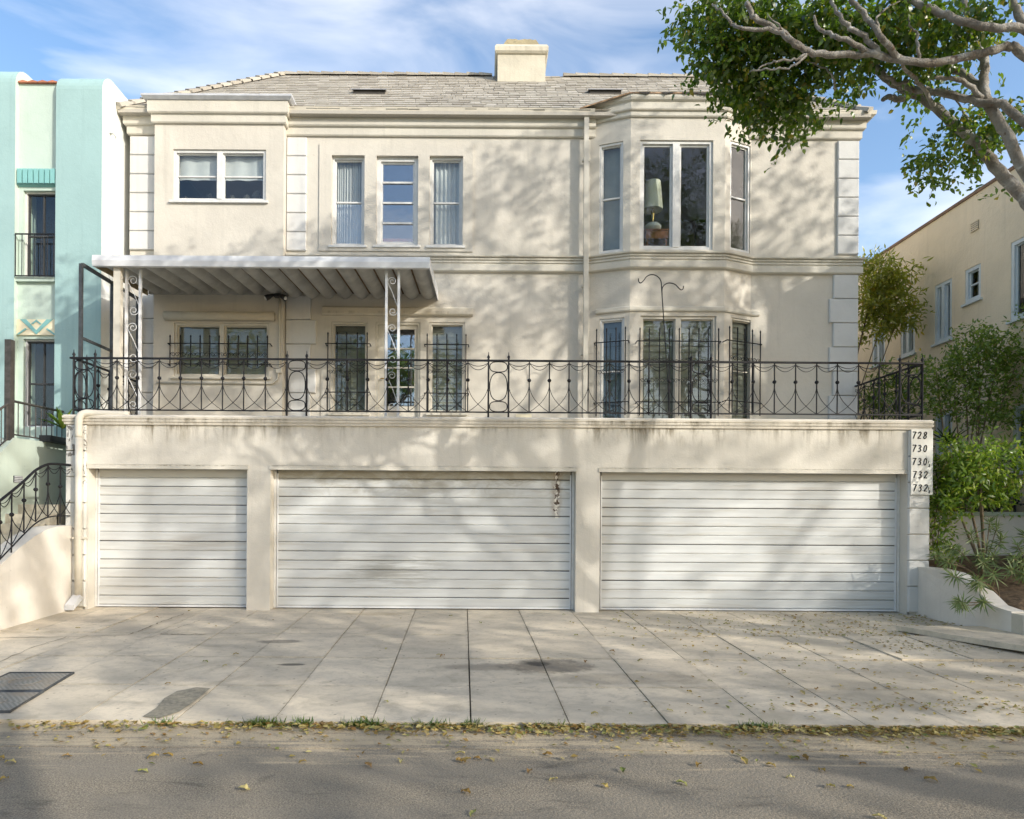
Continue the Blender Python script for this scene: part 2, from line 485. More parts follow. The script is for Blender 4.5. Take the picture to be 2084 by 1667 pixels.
def cover_mat():
    m, nt, b = nodes_of('chequer_plate')
    p, x, y, z = pos(nt)
    w = N(nt, 'ShaderNodeTexChecker')
    w.inputs['Scale'].default_value = 38
    nt.links.new(p, w.inputs['Vector'])
    c = mixc(nt, w.outputs['Fac'], (0.20, 0.19, 0.165), (0.34, 0.32, 0.28))
    c = mixc(nt, smooth(nt, noise(nt, p, 5, 5, 0.6), 0.4, 0.7), c, (0.30, 0.25, 0.19))
    nt.links.new(c, b.inputs['Base Color'])
    b.inputs['Roughness'].default_value = 0.6
    b.inputs['Metallic'].default_value = 0.3
    bump(nt, b, w.outputs['Fac'], 0.5, 0.004)
    return m


m_cover = cover_mat()


def bark_mat():
    m, nt, b = nodes_of('ficus_bark')
    p, x, y, z = pos(nt)
    n_ = noise(nt, p, 3.5, 7, 0.65, 0.5)
    c = mixc(nt, smooth(nt, n_, 0.35, 0.65), (0.19, 0.165, 0.135), (0.40, 0.385, 0.355))
    c = mixc(nt, smooth(nt, noise(nt, p, 7, 5, 0.6), 0.58, 0.7), c, (0.17, 0.105, 0.07))
    c = mixc(nt, smooth(nt, noise(nt, scaled(nt, p, (1, 1, 1.6)), 2.6, 4, 0.6, 0.8), 0.60, 0.68), c, (0.56, 0.55, 0.52))
    nt.links.new(c, b.inputs['Base Color'])
    b.inputs['Roughness'].default_value = 0.9
    bump(nt, b, math_n(nt, 'ADD', noise(nt, p, 30, 6, 0.7), math_n(nt, 'MULTIPLY', noise(nt, p, 9, 4, 0.6), 2.0)), 0.9, 0.03)
    return m


m_bark = bark_mat()
m_twig = plain('shrub_stem', (0.19, 0.14, 0.09), 0.9, 0.3, 20)


def leaf_mat(name, cols, trans=0.35, gloss=0.06, rough=0.35):
    m = bpy.data.materials.new(name)
    m.use_nodes = True
    nt = m.node_tree
    nt.nodes.clear()
    a = N(nt, 'ShaderNodeAttribute', attribute_name='tint')
    oi = N(nt, 'ShaderNodeObjectInfo')
    f = math_n(nt, 'FRACT', math_n(nt, 'ADD', a.outputs['Fac'], oi.outputs['Random']))
    rp = N(nt, 'ShaderNodeValToRGB')
    e = rp.color_ramp.elements
    while len(e) > 1:
        e.remove(e[-1])
    e[0].position, e[0].color = cols[0][0], (*cols[0][1], 1)
    for q, cc in cols[1:]:
        k = e.new(q)
        k.color = (*cc, 1)
    nt.links.new(f, rp.inputs['Fac'])
    d = N(nt, 'ShaderNodeBsdfDiffuse')
    t = N(nt, 'ShaderNodeBsdfTranslucent')
    g = N(nt, 'ShaderNodeBsdfGlossy')
    g.inputs['Roughness'].default_value = rough
    nt.links.new(rp.outputs['Color'], d.inputs['Color'])
    tcol = mixc(nt, 1.0, rp.outputs['Color'], (1.5, 1.6, 0.7), 'MULTIPLY')
    nt.links.new(tcol, t.inputs['Color'])
    m1 = N(nt, 'ShaderNodeMixShader')
    m1.inputs[0].default_value = trans
    nt.links.new(d.outputs[0], m1.inputs[1])
    nt.links.new(t.outputs[0], m1.inputs[2])
    m2 = N(nt, 'ShaderNodeMixShader')
    m2.inputs[0].default_value = gloss
    nt.links.new(m1.outputs[0], m2.inputs[1])
    nt.links.new(g.outputs[0], m2.inputs[2])
    o = N(nt, 'ShaderNodeOutputMaterial')
    nt.links.new(m2.outputs[0], o.inputs[0])
    return m


m_leaf = leaf_mat('ficus_leaf', [(0, (0.05, 0.10, 0.014)), (0.5, (0.10, 0.18, 0.022)), (0.9, (0.20, 0.28, 0.03)), (0.98, (0.34, 0.27, 0.05))], .5, .07)
m_leaf_olive = leaf_mat('olive_leaf', [(0, (0.17, 0.20, 0.025)), (0.6, (0.30, 0.32, 0.04)), (0.93, (0.38, 0.35, 0.05)), (1, (0.42, 0.28, 0.05))], .45)
m_leaf_mid = leaf_mat('shrub_leaf', [(0, (0.09, 0.15, 0.022)), (0.6, (0.16, 0.24, 0.035)), (0.97, (0.27, 0.34, 0.06)), (1, (.36, .27, .06))], .45)
m_leaf_bright = leaf_mat('bright_leaf', [(0, (0.08, 0.15, 0.015)), (0.5, (0.18, 0.29, 0.03)), (0.95, (0.36, 0.45, 0.07)), (1, (0.4, 0.28, 0.05))], 0.4)
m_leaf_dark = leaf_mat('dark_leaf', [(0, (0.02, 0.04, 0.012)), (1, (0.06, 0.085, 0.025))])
m_leaf_grey = leaf_mat('grey_green_leaf', [(0, (0.10, 0.15, 0.055)), (0.7, (0.19, 0.25, 0.11)), (1, (0.30, 0.33, 0.17))], 0.25, 0.03, 0.5)
m_grass = leaf_mat('grass_blade', [(0, (0.06, 0.11, 0.02)), (1, (0.16, 0.22, 0.05))])
m_dry = leaf_mat('dry_leaf', [(0, (0.20, 0.12, 0.03)), (0.3, (0.34, 0.26, 0.08)), (0.55, (0.42, 0.37, 0.17)), (0.75, (0.24, 0.13, 0.045)),
                              (0.9, (0.30, 0.30, 0.10)), (1, (0.12, 0.15, 0.04))], 0.15, 0.03, 0.5)

# ------------------------------------------------------------------ mesh building
wloc = {}


class MB:
    def __init__(self):
        self.v, self.f, self.tint = [], [], []

    def add(self, vs, fs, tint=0.0):
        o = len(self.v)
        self.v += [tuple(q) for q in vs]
        self.f += [tuple(i + o for i in f) for f in fs]
        self.tint += [tint] * len(vs)
        return self

    def box(self, x0, x1, y0, y1, z0, z1):
        return self.add([(x0, y0, z0), (x1, y0, z0), (x1, y1, z0), (x0, y1, z0), (x0, y0, z1), (x1, y0, z1), (x1, y1, z1), (x0, y1, z1)],
                        [(0, 3, 2, 1), (4, 5, 6, 7), (0, 1, 5, 4), (1, 2, 6, 5), (2, 3, 7, 6), (3, 0, 4, 7)])

    def hexa(self, p):
        return self.add(p, [(0, 3, 2, 1), (4, 5, 6, 7), (0, 1, 5, 4), (1, 2, 6, 5), (2, 3, 7, 6), (3, 0, 4, 7)])

    def fbox(self, fr, u0, u1, d0, d1, z0, z1):
        return self.hexa([fr(u0, d0, z0), fr(u1, d0, z0), fr(u1, d1, z0), fr(u0, d1, z0), fr(u0, d0, z1), fr(u1, d0, z1), fr(u1, d1, z1), fr(u0, d1, z1)])

    def prism(self, poly, fn, a, b):
        """poly: 2-D outline, fn(p, q, t) -> point, extruded t = a..b"""
        n = len(poly)
        vs = [fn(p, q, a) for p, q in poly] + [fn(p, q, b) for p, q in poly]
        fs = [tuple(range(n))[::-1], tuple(range(n, 2 * n))] + [(i, (i + 1) % n, (i + 1) % n + n, i + n) for i in range(n)]
        return self.add(vs, fs)

    def tube(self, pts, r, n=6, closed=False, caps=True):
        P = [Vector(p) for p in pts]
        m = len(P)
        R = r if isinstance(r, (list, tuple)) else [r] * m
        up = None
        rings = []
        for i in range(m):
            if closed:
                t = P[(i + 1) % m] - P[i - 1]
            else:
                t = P[min(i + 1, m - 1)] - P[max(i - 1, 0)]
            t.normalize()
            if up is None:
                up = Vector((0, 1, 0)) if abs(t.y) < 0.9 else Vector((1, 0, 0))
            s = t.cross(up)
            if s.length < 1e-5:
                s = t.orthogonal()
            s.normalize()
            up = s.cross(t).normalized()
            rings.append([P[i] + (s * math.cos(2 * math.pi * k / n + math.pi / n) + up * math.sin(2 * math.pi * k / n + math.pi / n)) * R[i] for k in range(n)])
        vs = [q for ring in rings for q in ring]
        fs = []
        for i in range(m if closed else m - 1):
            a, b = i * n, ((i + 1) % m) * n
            fs += [(a + k, a + (k + 1) % n, b + (k + 1) % n, b + k) for k in range(n)]
        if not closed and caps:
            fs += [tuple(range(n))[::-1], tuple(range((m - 1) * n, m * n))]
        return self.add(vs, fs)

    def lathe(self, prof, c, n=12):
        vs, fs = [], []
        for (r, z) in prof:
            vs += [(c[0] + r * math.cos(2 * math.pi * k / n), c[1] + r * math.sin(2 * math.pi * k / n), c[2] + z) for k in range(n)]
        for i in range(len(prof) - 1):
            fs += [(i * n + k, i * n + (k + 1) % n, (i + 1) * n + (k + 1) % n, (i + 1) * n + k) for k in range(n)]
        fs += [tuple(range(n))[::-1], tuple(range((len(prof) - 1) * n, len(prof) * n))]
        return self.add(vs, fs)

    def mesh(self, name, mat, off=(0, 0, 0), smooth_=False, tint=False):
        me = bpy.data.meshes.new(name)
        o = Vector(off)
        me.from_pydata([(q[0] - o[0], q[1] - o[1], q[2] - o[2]) for q in self.v], [], self.f)
        if tint:
            at_ = me.attributes.new('tint', 'FLOAT', 'POINT')
            at_.data.foreach_set('value', self.tint)
        me.materials.append(mat)
        if smooth_:
            me.polygons.foreach_set('use_smooth', [True] * len(me.polygons))
        me.update()
        return me

    def build(self, name, mat, parent=None, smooth_=False, tint=False, base=None):
        off = wloc[parent.name] if parent else (base or (0, 0, 0))
        me = self.mesh(name, mat, off, smooth_, tint)
        ob = bpy.data.objects.new(name, me)
        C.objects.link(ob)
        if parent:
            ob.parent = parent
        else:
            ob.location = off
        wloc[ob.name] = Vector(off)
        return ob


def place(name, me, parent, loc, rot=(0, 0, 0), scale=None):
    """one object from shared mesh data, at a world location, under its thing"""
    ob = bpy.data.objects.new(name, me)
    C.objects.link(ob)
    o = Vector((0, 0, 0))
    if parent:
        ob.parent = parent
        o = wloc[parent.name]
    ob.location = Vector(loc) - o
    ob.rotation_euler = rot
    if scale:
        ob.scale = scale
    wloc[ob.name] = Vector(loc)
    return ob


def tag(o, label, cat, group=None, kind=None):
    o['label'] = label
    o['category'] = cat
    if group:
        o['group'] = group
    if kind:
        o['kind'] = kind
    return o


def thing(name, label, cat, loc, group=None):
    o = bpy.data.objects.new(name, None)
    C.objects.link(o)
    o.location = loc
    o.empty_display_size = 0.2
    wloc[o.name] = Vector(loc)
    return tag(o, label, cat, group)


def structure(o):
    o['kind'] = 'structure'
    return o


def frame(ox, oy, ux, uy):
    """local wall frame: u along the wall, d into the wall, z up"""
    def fr(u, d, z):
        return (ox + ux * u - uy * d, oy + uy * u + ux * d, z)
    return fr


def wall_sheet(mb, fr, u0, u1, z0, z1, holes, depth=0.2):
    us = sorted({u0, u1, *[h[0] for h in holes], *[h[1] for h in holes]})
    zs = sorted({z0, z1, *[h[2] for h in holes], *[h[3] for h in holes]})
    for i in range(len(us) - 1):
        for j in range(len(zs) - 1):
            uc, zc = (us[i] + us[i + 1]) / 2, (zs[j] + zs[j + 1]) / 2
            if any(h[0] < uc < h[1] and h[2] < zc < h[3] for h in holes):
                continue
            mb.add([fr(us[i], 0, zs[j]), fr(us[i + 1], 0, zs[j]), fr(us[i + 1], 0, zs[j + 1]), fr(us[i], 0, zs[j + 1])], [(0, 1, 2, 3)])
    for (a, b, c, d) in holes:
        q = [(a, c), (b, c), (b, d), (a, d)]
        for i in range(4):
            p0, p1 = q[i], q[(i + 1) % 4]
            mb.add([fr(p0[0], 0, p0[1]), fr(p1[0], 0, p1[1]), fr(p1[0], depth, p1[1]), fr(p0[0], depth, p0[1])], [(0, 1, 2, 3)])
    return mb


def sweep(mb, path, prof):
    """moulding: profile (outward, z) swept along a plan polyline with mitred corners; outward is to the right of travel"""
    n = len(path)
    nr = []
    for i in range(n - 1):
        d = Vector((path[i + 1][0] - path[i][0], path[i + 1][1] - path[i][1])).normalized()
        nr.append(Vector((d.y, -d.x)))
    offs = []
    for i in range(n):
        if i == 0:
            offs.append(nr[0])
        elif i == n - 1:
            offs.append(nr[-1])
        else:
            b = (nr[i - 1] + nr[i])
            b.normalize()
            offs.append(b / max(0.3, b.dot(nr[i])))
    m = len(prof)
    vs = []
    for i in range(n):
        for (o, z) in prof:
            vs.append((path[i][0] + offs[i].x * o, path[i][1] + offs[i].y * o, z))
    fs = []
    for i in range(n - 1):
        fs += [(i * m + k, (i + 1) * m + k, (i + 1) * m + (k + 1) % m, i * m + (k + 1) % m) for k in range(m)]
    fs += [tuple(range(m)), tuple(range((n - 1) * m, n * m))[::-1]]
    return mb.add(vs, fs)


def spline(pts, k=4):
    P = [Vector(p) for p in pts]
    out = []
    for i in range(len(P) - 1):
        p0, p1, p2, p3 = P[max(i - 1, 0)], P[i], P[i + 1], P[min(i + 2, len(P) - 1)]
        for j in range(k):
            t = j / k
            out.append(0.5 * ((2 * p1) + (p2 - p0) * t + (2 * p0 - 5 * p1 + 4 * p2 - p3) * t * t + (3 * p1 - p0 - 3 * p2 + p3) * t ** 3))
    out.append(P[-1])
    return out


def lerp_list(a, n):
    return list(np.interp(np.linspace(0, 1, n), np.linspace(0, 1, len(a)), a))


# ------------------------------------------------------------------ ground
def drive_z(y):
    if y > 0:
        return 0.0
    return max(-0.216, 0.0416 * y)


structure(MB().box(-300, 300, -300, 300, -0.9, -0.45).build('ground', m_ground))
structure(MB().box(-120, 120, -16.0, -5.75, -0.44, -0.254).build('street', m_asphalt))
gutter = structure(MB().box(-120, 120, -5.746, -5.20, -0.44, -0.250).build('gutter', m_asphalt))

driveway = structure(MB().add([(-60, -5.19, -0.27), (60, -5.19, -0.27), (60, 0.6, -0.028), (-60, 0.6, -0.028), (-60, -5.19, -0.5), (60, -5.19, -0.5), (60, 0.6, -0.5), (-60, 0.6, -0.5)],
                              [(0, 1, 2, 3), (0, 4, 5, 1), (1, 5, 6, 2), (2, 6, 7, 3), (3, 7, 4, 0)]).build('driveway', m_joint))
rows = [0.55, -1.78, -3.03, -4.16, -5.19]
rs = random.Random(3)
for k in range(-13, 14):
    for j in range(4):
        g = 0.0055 + (0.006 if k == 0 and j >= 2 else 0) + rs.uniform(-.002, .004)
        a0, a1 = -0.26 + 0.845 * k + g, -0.26 + 0.845 * (k + 1) - g * 0.6
        y1, y0 = rows[j] - 0.006, rows[j + 1] + 0.006
        if j == 3:
            y0 -= 0.006
        dz = rs.uniform(-0.004, 0.004)
        if j == 1 and k >= 5:
            dz += 0.008 if k == 5 else (0.02 if k == 6 else 0.032)
        if k >= 9 and j == 0:
            continue
        dt = rs.uniform(-0.003, 0.003)
        sk = lambda x, y: x - 0.03 * y
        p = []
        for zoff in (-0.05, 0):
            for (x, y) in ((a0, y0), (a1, y0), (a1, y1), (a0, y1)):
                p.append((sk(x, y), y, drive_z(y) + dz + zoff + (dt if x == a1 else 0)))
        c0 = Vector((sk((a0 + a1) / 2, (y0 + y1) / 2), (y0 + y1) / 2, 0))
        MB().hexa(p).build('paving_slab', m_concrete, driveway)
        # a worn soft edge comes from the joint material; slabs keep their own tilt
patch_pts = [(290, 1460), (325, 1463), (365, 1450), (395, 1430), (428, 1402), (400, 1400), (360, 1408), (335, 1422), (318, 1442)]


def on_drive(px, py):
    x, y = ray(px, py)
    # drive plane Z = 0.0416*Y ; ray (x/F, 1, -y/F)
    t = (EYE + 0.0416 * DIST) / (y / F + 0.0416)
    Y = t - DIST
    return (x * t / F, Y, drive_z(Y))


pp = [on_drive(*q) for q in patch_pts]
MB().add([(a, b, c + 0.0075) for a, b, c in pp], [tuple(range(len(pp)))]).build('cement_patch', m_patch, driveway)


def crack(pts, w=0.010, seed=0):
    r_ = random.Random(seed)
    P = [Vector(on_drive(*q)) for q in pts]
    Q = []
    for i in range(len(P) - 1):
        for k in range(8):
            q = P[i].lerp(P[i + 1], k / 8)
            Q.append(q + Vector((r_.uniform(-.018, .018), r_.uniform(-.022, .022), 0)))
    Q.append(P[-1])
    mb = MB()
    for i in range(len(Q) - 1):
        d = (Q[i + 1] - Q[i]).normalized()
        s = Vector((-d.y, d.x, 0)) * w * r_.uniform(.3, 1.0)
        up = Vector((0, 0, 0.006))
        mb.add([Q[i] - s + up, Q[i + 1] - s + up, Q[i + 1] + s + up, Q[i] + s + up], [(0, 1, 2, 3)])
    mb.build('crack', m_joint, driveway)


crack([(375, 1250), (330, 1265), (297, 1280), (258, 1293), (150, 1296), (0, 1299)], 0.011, 1)
crack([(325, 1291), (370, 1292), (420, 1291)], 0.014, 2)
crack([(0, 1348), (60, 1320), (135, 1297)], 0.008, 3)
crack([(410, 1262), (360, 1279), (300, 1300)], 0.005, 4)

# raised slab and broken kerb piece at the right-hand end of the sidewalk
a = on_drive(1895, 1300)
b_ = on_drive(2000, 1338)
slab = MB()
z0, z1 = -0.20, on_drive(2000, 1300)[2] + 0.05
kx0, ky0 = 6.05, -2.05
top = [(5.85, -1.35), (8.8, -1.35), (8.8, -3.0), (6.62, -3.0), (6.35, -2.55)]
slab.prism(top, lambda p, q, t: (p, q, t), -0.05, 0.02)
ks = slab.build('kerb_slab', m_concrete, None, base=(7.0, -2.4, -0.16))
MB().prism([(6.0, -1.4), (8.7, -1.4), (8.7, -2.8), (6.75, -2.8), (6.5, -2.4)], lambda p, q, t: (p, q, t), -0.3, -0.051).build('painted_shadow_gap', m_dark, ks)  # solid recessed base, coloured near black to stand for shade under the slab
tag(ks, 'raised broken concrete kerb slab with dark gap below, beside the right planter', 'kerb')

# utility covers, bottom left
for i, (q, lab) in enumerate(((((-40, 1407), (150, 1372), (82, 1409), (0, 1412)), 0), (((0, 0),), 0))):
    pass


def cover(corners, label, gr):
    P = [Vector(on_drive(*q)) for q in corners]
    t = thing('utility_cover', label, 'utility cover', P[0] + Vector((0, 0, -0.02)), gr)
    rim = [p + Vector((0, 0, .01)) for p in P]
    MB().tube(rim, .018, 4, True).build('rim', m_frame_iron, t)
    up = Vector((0, 0, 0.014))
    MB().hexa([p - up for p in P] + [p + up for p in P]).build('plate', m_cover, t)
    cx = sum((p for p in P), Vector()) / 4 + Vector((0, 0, 0.0142))
    e1, e2 = (P[1] - P[0]) * 0.22, (P[3] - P[0]) * 0.22
    mb = MB()
    ring = [cx + e1 * math.cos(a) + e2 * math.sin(a) for a in np.linspace(0, 2 * math.pi, 20, endpoint=False)]
    mb.tube(ring, 0.006, 5, True)
    mb.build('ring_mark', m_cover, t)
    return t


cover([(-60, 1409), (88, 1409), (149, 1372), (20, 1372)], 'grey chequered metal utility cover, the farther of two in the sidewalk', 'utility covers set in the sidewalk')
cover([(-140, 1451), (20, 1451), (86, 1411), (-62, 1411)], 'rusty chequered metal utility cover, the nearer of two in the sidewalk', 'utility covers set in the sidewalk')

# ------------------------------------------------------------------ the house
YW, YP, YB = 2.1, 1.9, 1.84
XL, XR = -6.84, 7.15
XPL, XPR = at(314, 400, YP)[0], at(577, 400, YP)[0]
BA, BB, BC, BD = (2.0, YW), (2.72, YB), (4.50, YB), (5.1, YW)
ZT, ZTOP = 2.9, 9.14
house = thing('apartment_house', 'two storey cream stucco apartment house with bay window and hipped shingle roof', 'house', (0.15, YW, ZT))
fr_main = frame(0, YW, 1, 0)
fr_proj = frame(0, YP, 1, 0)
fr_bay = frame(0, YB, 1, 0)


def line_frame(p, q):
    d = Vector((q[0] - p[0], q[1] - p[1]))
    L = d.length
    d.normalize()
    return frame(p[0], p[1], d.x, d.y), L


fr_bl, L_bl = line_frame(BA, BB)
fr_br, L_br = line_frame(BC, BD)


def on_line(px, py, p, q):
    """u along the wall from p, z, for a photo pixel on the vertical wall p-q"""
    x, y = ray(px, py)
    dx = x / F
    ex, ey = q[0] - p[0], q[1] - p[1]
    L = math.hypot(ex, ey)
    ex, ey = ex / L, ey / L
    # dx*t = p0 + u*ex ; t - DIST = p1 + u*ey
    u = (dx * (p[1] + DIST) - p[0]) / (ex - dx * ey)
    t = p[1] + DIST + u * ey
    return u, EYE - y * t / F


def rect(px0, px1, py0, py1, Y):
    """window rectangle on a wall parallel to the facade from measured corners"""
    xm, ym = (px0 + px1) / 2, (py0 + py1) / 2
    return at(px0, ym, Y)[0], at(px1, ym, Y)[0], at(xm, py1, Y)[1], at(xm, py0, Y)[1]


H_up_left = rect(352, 541, 304, 409, YP)
H_lo_left = rect(354, 547, 657, 767, YP)
H_t1, H_t2, H_t3 = rect(675, 742, 317, 500, YW), rect(766, 851, 318, 500, YW), rect(874, 942, 318, 501, YW)
H_d1, H_d2, H_d3 = rect(674, 748, 655, 841, YW), rect(764, 855, 655, 858, YW), rect(873, 946, 656, 841, YW)
H_bf = rect(1302, 1451, 285, 508, YB)
H_bfl = rect(1303, 1457, 643, 862, YB)


def rect_line(px0, px1, py0, py1, p, q):
    u0, za = on_line(px0, (py0 + py1) / 2, p, q)
    u1, zb = on_line(px1, (py0 + py1) / 2, p, q)
    return u0, u1, on_line((px0 + px1) / 2, py1, p, q)[1], on_line((px0 + px1) / 2, py0, p, q)[1]


H_bl = rect_line(1219, 1268, 291, 514, BA, BB)
H_br = rect_line(1486, 1527, 291, 512, BC, BD)
H_bll = rect_line(1220, 1270, 648, 862, BA, BB)
H_brl = rect_line(1488, 1532, 649, 862, BC, BD)

w = MB()
wall_sheet(w, fr_main, XL, XPL, ZT, ZTOP, [])
wall_sheet(w, fr_main, XPR, BA[0], ZT, ZTOP, [H_t1, H_t2, H_t3, H_d1, H_d2, H_d3])
wall_sheet(w, fr_main, BD[0], XR, ZT, ZTOP, [])
w.build('wall', m_wall, house)
w = MB()
wall_sheet(w, fr_proj, XPL, XPR, ZT, 9.30, [H_up_left, H_lo_left])
for X in (XPL, XPR):
    w.add([(X, YP, ZT), (X, YW + .05, ZT), (X, YW + .05, 9.30), (X, YP, 9.30)], [(0, 1, 2, 3)])
w.build('projecting_wall', m_wall, house)
w = MB()
wall_sheet(w, fr_bl, 0, L_bl, ZT, 9.36, [H_bl, H_bll])
wall_sheet(w, fr_bay, BB[0], BC[0], ZT, 9.36, [H_bf, H_bfl])
wall_sheet(w, fr_br, 0, L_br, ZT, 9.36, [H_br, H_brl])
w.build('bay_wall', m_wall, house)
w = MB()
for X in (XL, XR):
    w.add([(X, YW, ZT), (X, 12, ZT), (X, 12, ZTOP), (X, YW, ZTOP)], [(0, 1, 2, 3)])
w.add([(XL, 12, ZT), (XR, 12, ZT), (XR, 12, ZTOP), (XL, 12, ZTOP)], [(0, 1, 2, 3)])
w.build('side_wall', m_wall, house)
# rooms behind the windows: floors, ceilings, party walls and a back wall
w = MB()
w.box(XL + .02, XR - .02, YW + .21, 11.9, 6.10, 6.18)
w.box(XL + .02, XR - .02, YW + .21, 11.9, ZT + .02, ZT + .06)
w.box(XL + .02, XR - .02, YW + .21, 11.9, 9.16, 9.2)
w.box(XL + .02, XR - .02, 6.6, 6.7, ZT + .06, 9.15)
for X in (-3.6, 1.3, 5.9):
    w.box(X, X + .08, YW + .21, 6.6, ZT + .06, 9.15)
w.build('room', m_room, house)
dd = rect(1416, 1446, 424, 500, 6.5)
MB().box(dd[0], dd[1] + .1, 6.53, 6.597, 6.19, dd[3]).build('inner_doorway', m_door_in, house)  # dark slab marking the doorway in the room's back wall

# mouldings
fz = [(0, 8.79), (0.035, 8.79), (0.05, 8.81), (0.05, 8.945), (0.085, 8.955), (0.10, 8.975), (0.10, 9.12), (0, 9.12)]
for pth_ in ([(XL, YW + 1.2), (XL, YW), (XPL, YW)], [(XPR, YW), (2.09, YW)], [(5.03, YW), (XR, YW), (XR, YW + 3)]):
    sweep(MB(), pth_, fz).build('frieze', m_band, house)
fz2 = [(o, z + .115) for o, z in fz[:-2]] + [(0.10, 9.30), (0, 9.30)]
MB_ = MB()
sweep(MB_, [(XPL, YW), (XPL, YP), (XPR, YP), (XPR, YW)], fz2)
MB_.build('frieze', m_band, house)
bay_path = [BA, BB, BC, BD]
fz3 = [(0, 9.05), (0.03, 9.05), (0.045, 9.07), (0.045, 9.145), (0.08, 9.155), (0.09, 9.175), (0.09, 9.29), (0.13, 9.32), (0.15, 9.36), (0.15, 9.41), (0, 9.41)]
MB_ = MB()
sweep(MB_, bay_path, fz3)
MB_.build('bay_cornice', m_band, house)
sc_ = [(0, 6.19), (0.05, 6.20), (0.07, 6.22), (0.07, 6.335), (0.045, 6.345), (0.045, 6.365), (0.065, 6.37), (0.065, 6.40), (0.045, 6.405), (0.045, 6.42),
       (0.07, 6.425), (0.07, 6.455), (0.05, 6.46), (0.10, 6.475), (0.105, 6.50), (0, 6.52)]
MB_ = MB()
sweep(MB_, [(XPR + .02, YW), BA, BB, BC, BD, (XR, YW), (XR, YW + 3)], sc_)
MB_.build('string_course', m_band, house)
# roll lintels over the lower openings
zl = at(450, 645, YP)[1]
mb = MB()
l0, l1 = at(338, 645, YP)[0], at(560, 645, YP)[0]
mb.tube([(l0, YP - .045, zl), (l1, YP - .045, zl)], 0.085, 12)
mb.build('lintel_roll', m_lintel, house, True)
l0, l1 = at(657, 632, YW)[0], at(962, 640, YW)[0]
zl2 = at(810, 634, YW)[1]
mb = MB()
sweep(mb, [(l0, YW), (l1, YW)], [(0, zl2 - .09), (.05, zl2 - .085), (.07, zl2 - .06), (.07, zl2 + .05), (.04, zl2 + .075), (0, zl2 + .08)])
mb.build('lintel', m_lintel, house)
zb2 = at(1380, 632, YB)[1]
mb = MB()
sweep(mb, [(BA[0] + .12, YW - .05), BB, BC, BD, (BD[0] + .16, YW)], [(0, zb2 - .03), (.03, zb2 - .02), (.04, zb2 + .0), (.04, zb2 + .06), (0, zb2 + .08)])
mb.build('lintel', m_band, house)
# raised plaster panel round the upper triple window
pz0, pz1 = at(800, 512, YW)[1], at(800, 294, YW)[1]
pxl, pxr = at(650, 400, YW)[0], at(963, 400, YW)[0]
mb = MB()
wall_sheet(mb, lambda u, d, z: (u, YW - .022 + d * .11, z), pxl, pxr, pz0, pz1, [H_t1, H_t2, H_t3], 0.2)
for (u, v_) in (((pxl, pz0), (pxl, pz1)), ((pxl, pz1), (pxr, pz1)), ((pxr, pz1), (pxr, pz0))):
    mb.add([(u[0], YW - .022, u[1]), (v_[0], YW - .022, v_[1]), (v_[0], YW, v_[1]), (u[0], YW, u[1])], [(0, 1, 2, 3)])
mb.build('plaster_panel', m_wall, house)


# quoins: each block its own object, bevelled, shared mesh per size
def quoin_mesh(wd, h, pr=0.045):
    b = 0.012
    mb = MB()
    o = [(-wd / 2, -h / 2), (wd / 2, -h / 2), (wd / 2, h / 2), (-wd / 2, h / 2)]
    i = [(-wd / 2 + b, -h / 2 + b), (wd / 2 - b, -h / 2 + b), (wd / 2 - b, h / 2 - b), (-wd / 2 + b, h / 2 - b)]
    vs = [(x, 0, z) for x, z in o] + [(x, -pr + b, z) for x, z in o] + [(x, -pr, z) for x, z in i]
    fs = [(k, (k + 1) % 4, (k + 1) % 4 + 4, k + 4) for k in range(4)] + [(k + 4, (k + 1) % 4 + 4, (k + 1) % 4 + 8, k + 8) for k in range(4)] + [(8, 9, 10, 11)]
    return mb.add(vs, fs)


qcache = {}


def quoins(parent, x0, x1, ztop, zbot, n, Y, mat=m_quoin, alt=0.0, side=1):
    h = (ztop - zbot) / n
    for k in range(n):
        wd = x1 - x0 + (alt if k % 2 else 0)
        key = (round(wd, 3), round(h, 3), mat.name)
        if key not in qcache:
            qcache[key] = quoin_mesh(wd, h - 0.012).mesh('quoin', mat)
        cx = (x0 + x1) / 2 + (alt / 2 * side if k % 2 else 0)
        place('quoin', qcache[key], parent, (cx, Y, ztop - h * (k + .5)))


zq1, zq0 = at(600, 281, YW)[1], at(600, 512, YW)[1]
quoins(house, XPR + .01, at(624, 400, YW)[0], zq1, zq0, 6, YW)
quoins(house, XL + .005, XPL - .012, zq1, zq0, 6, YW)
quoins(house, at(1703, 400, YW)[0], XR - .002, zq1, zq0, 6, YW)
zr1, zr0 = at(1720, 560, YW)[1], at(1720, 855, YW)[1]
quoins(house, at(1694, 700, YW)[0], XR - .002, zr1, zr0, 6, YW, alt=0.075, side=-1)
quoins(house, XPR + .01, at(633, 700, YW)[0], at(610, 602, YW)[1], at(610, 850, YW)[1], 5, YW, alt=0.10)
quoins(house, XL + .25, XPL - .012, at(300, 600, YW)[1], at(300, 850, YW)[1], 5, YW)


# windows
def pane_of(mb_, fr, u0, u1, z0, z1, d):
    return mb_.add([fr(u0, d, z0), fr(u1, d, z0), fr(u1, d, z1), fr(u0, d, z1), fr(u0, d + .005, z0), fr(u1, d + .005, z0), fr(u1, d + .005, z1), fr(u0, d + .005, z1)],
                   [(0, 1, 2, 3), (7, 6, 5, 4)])


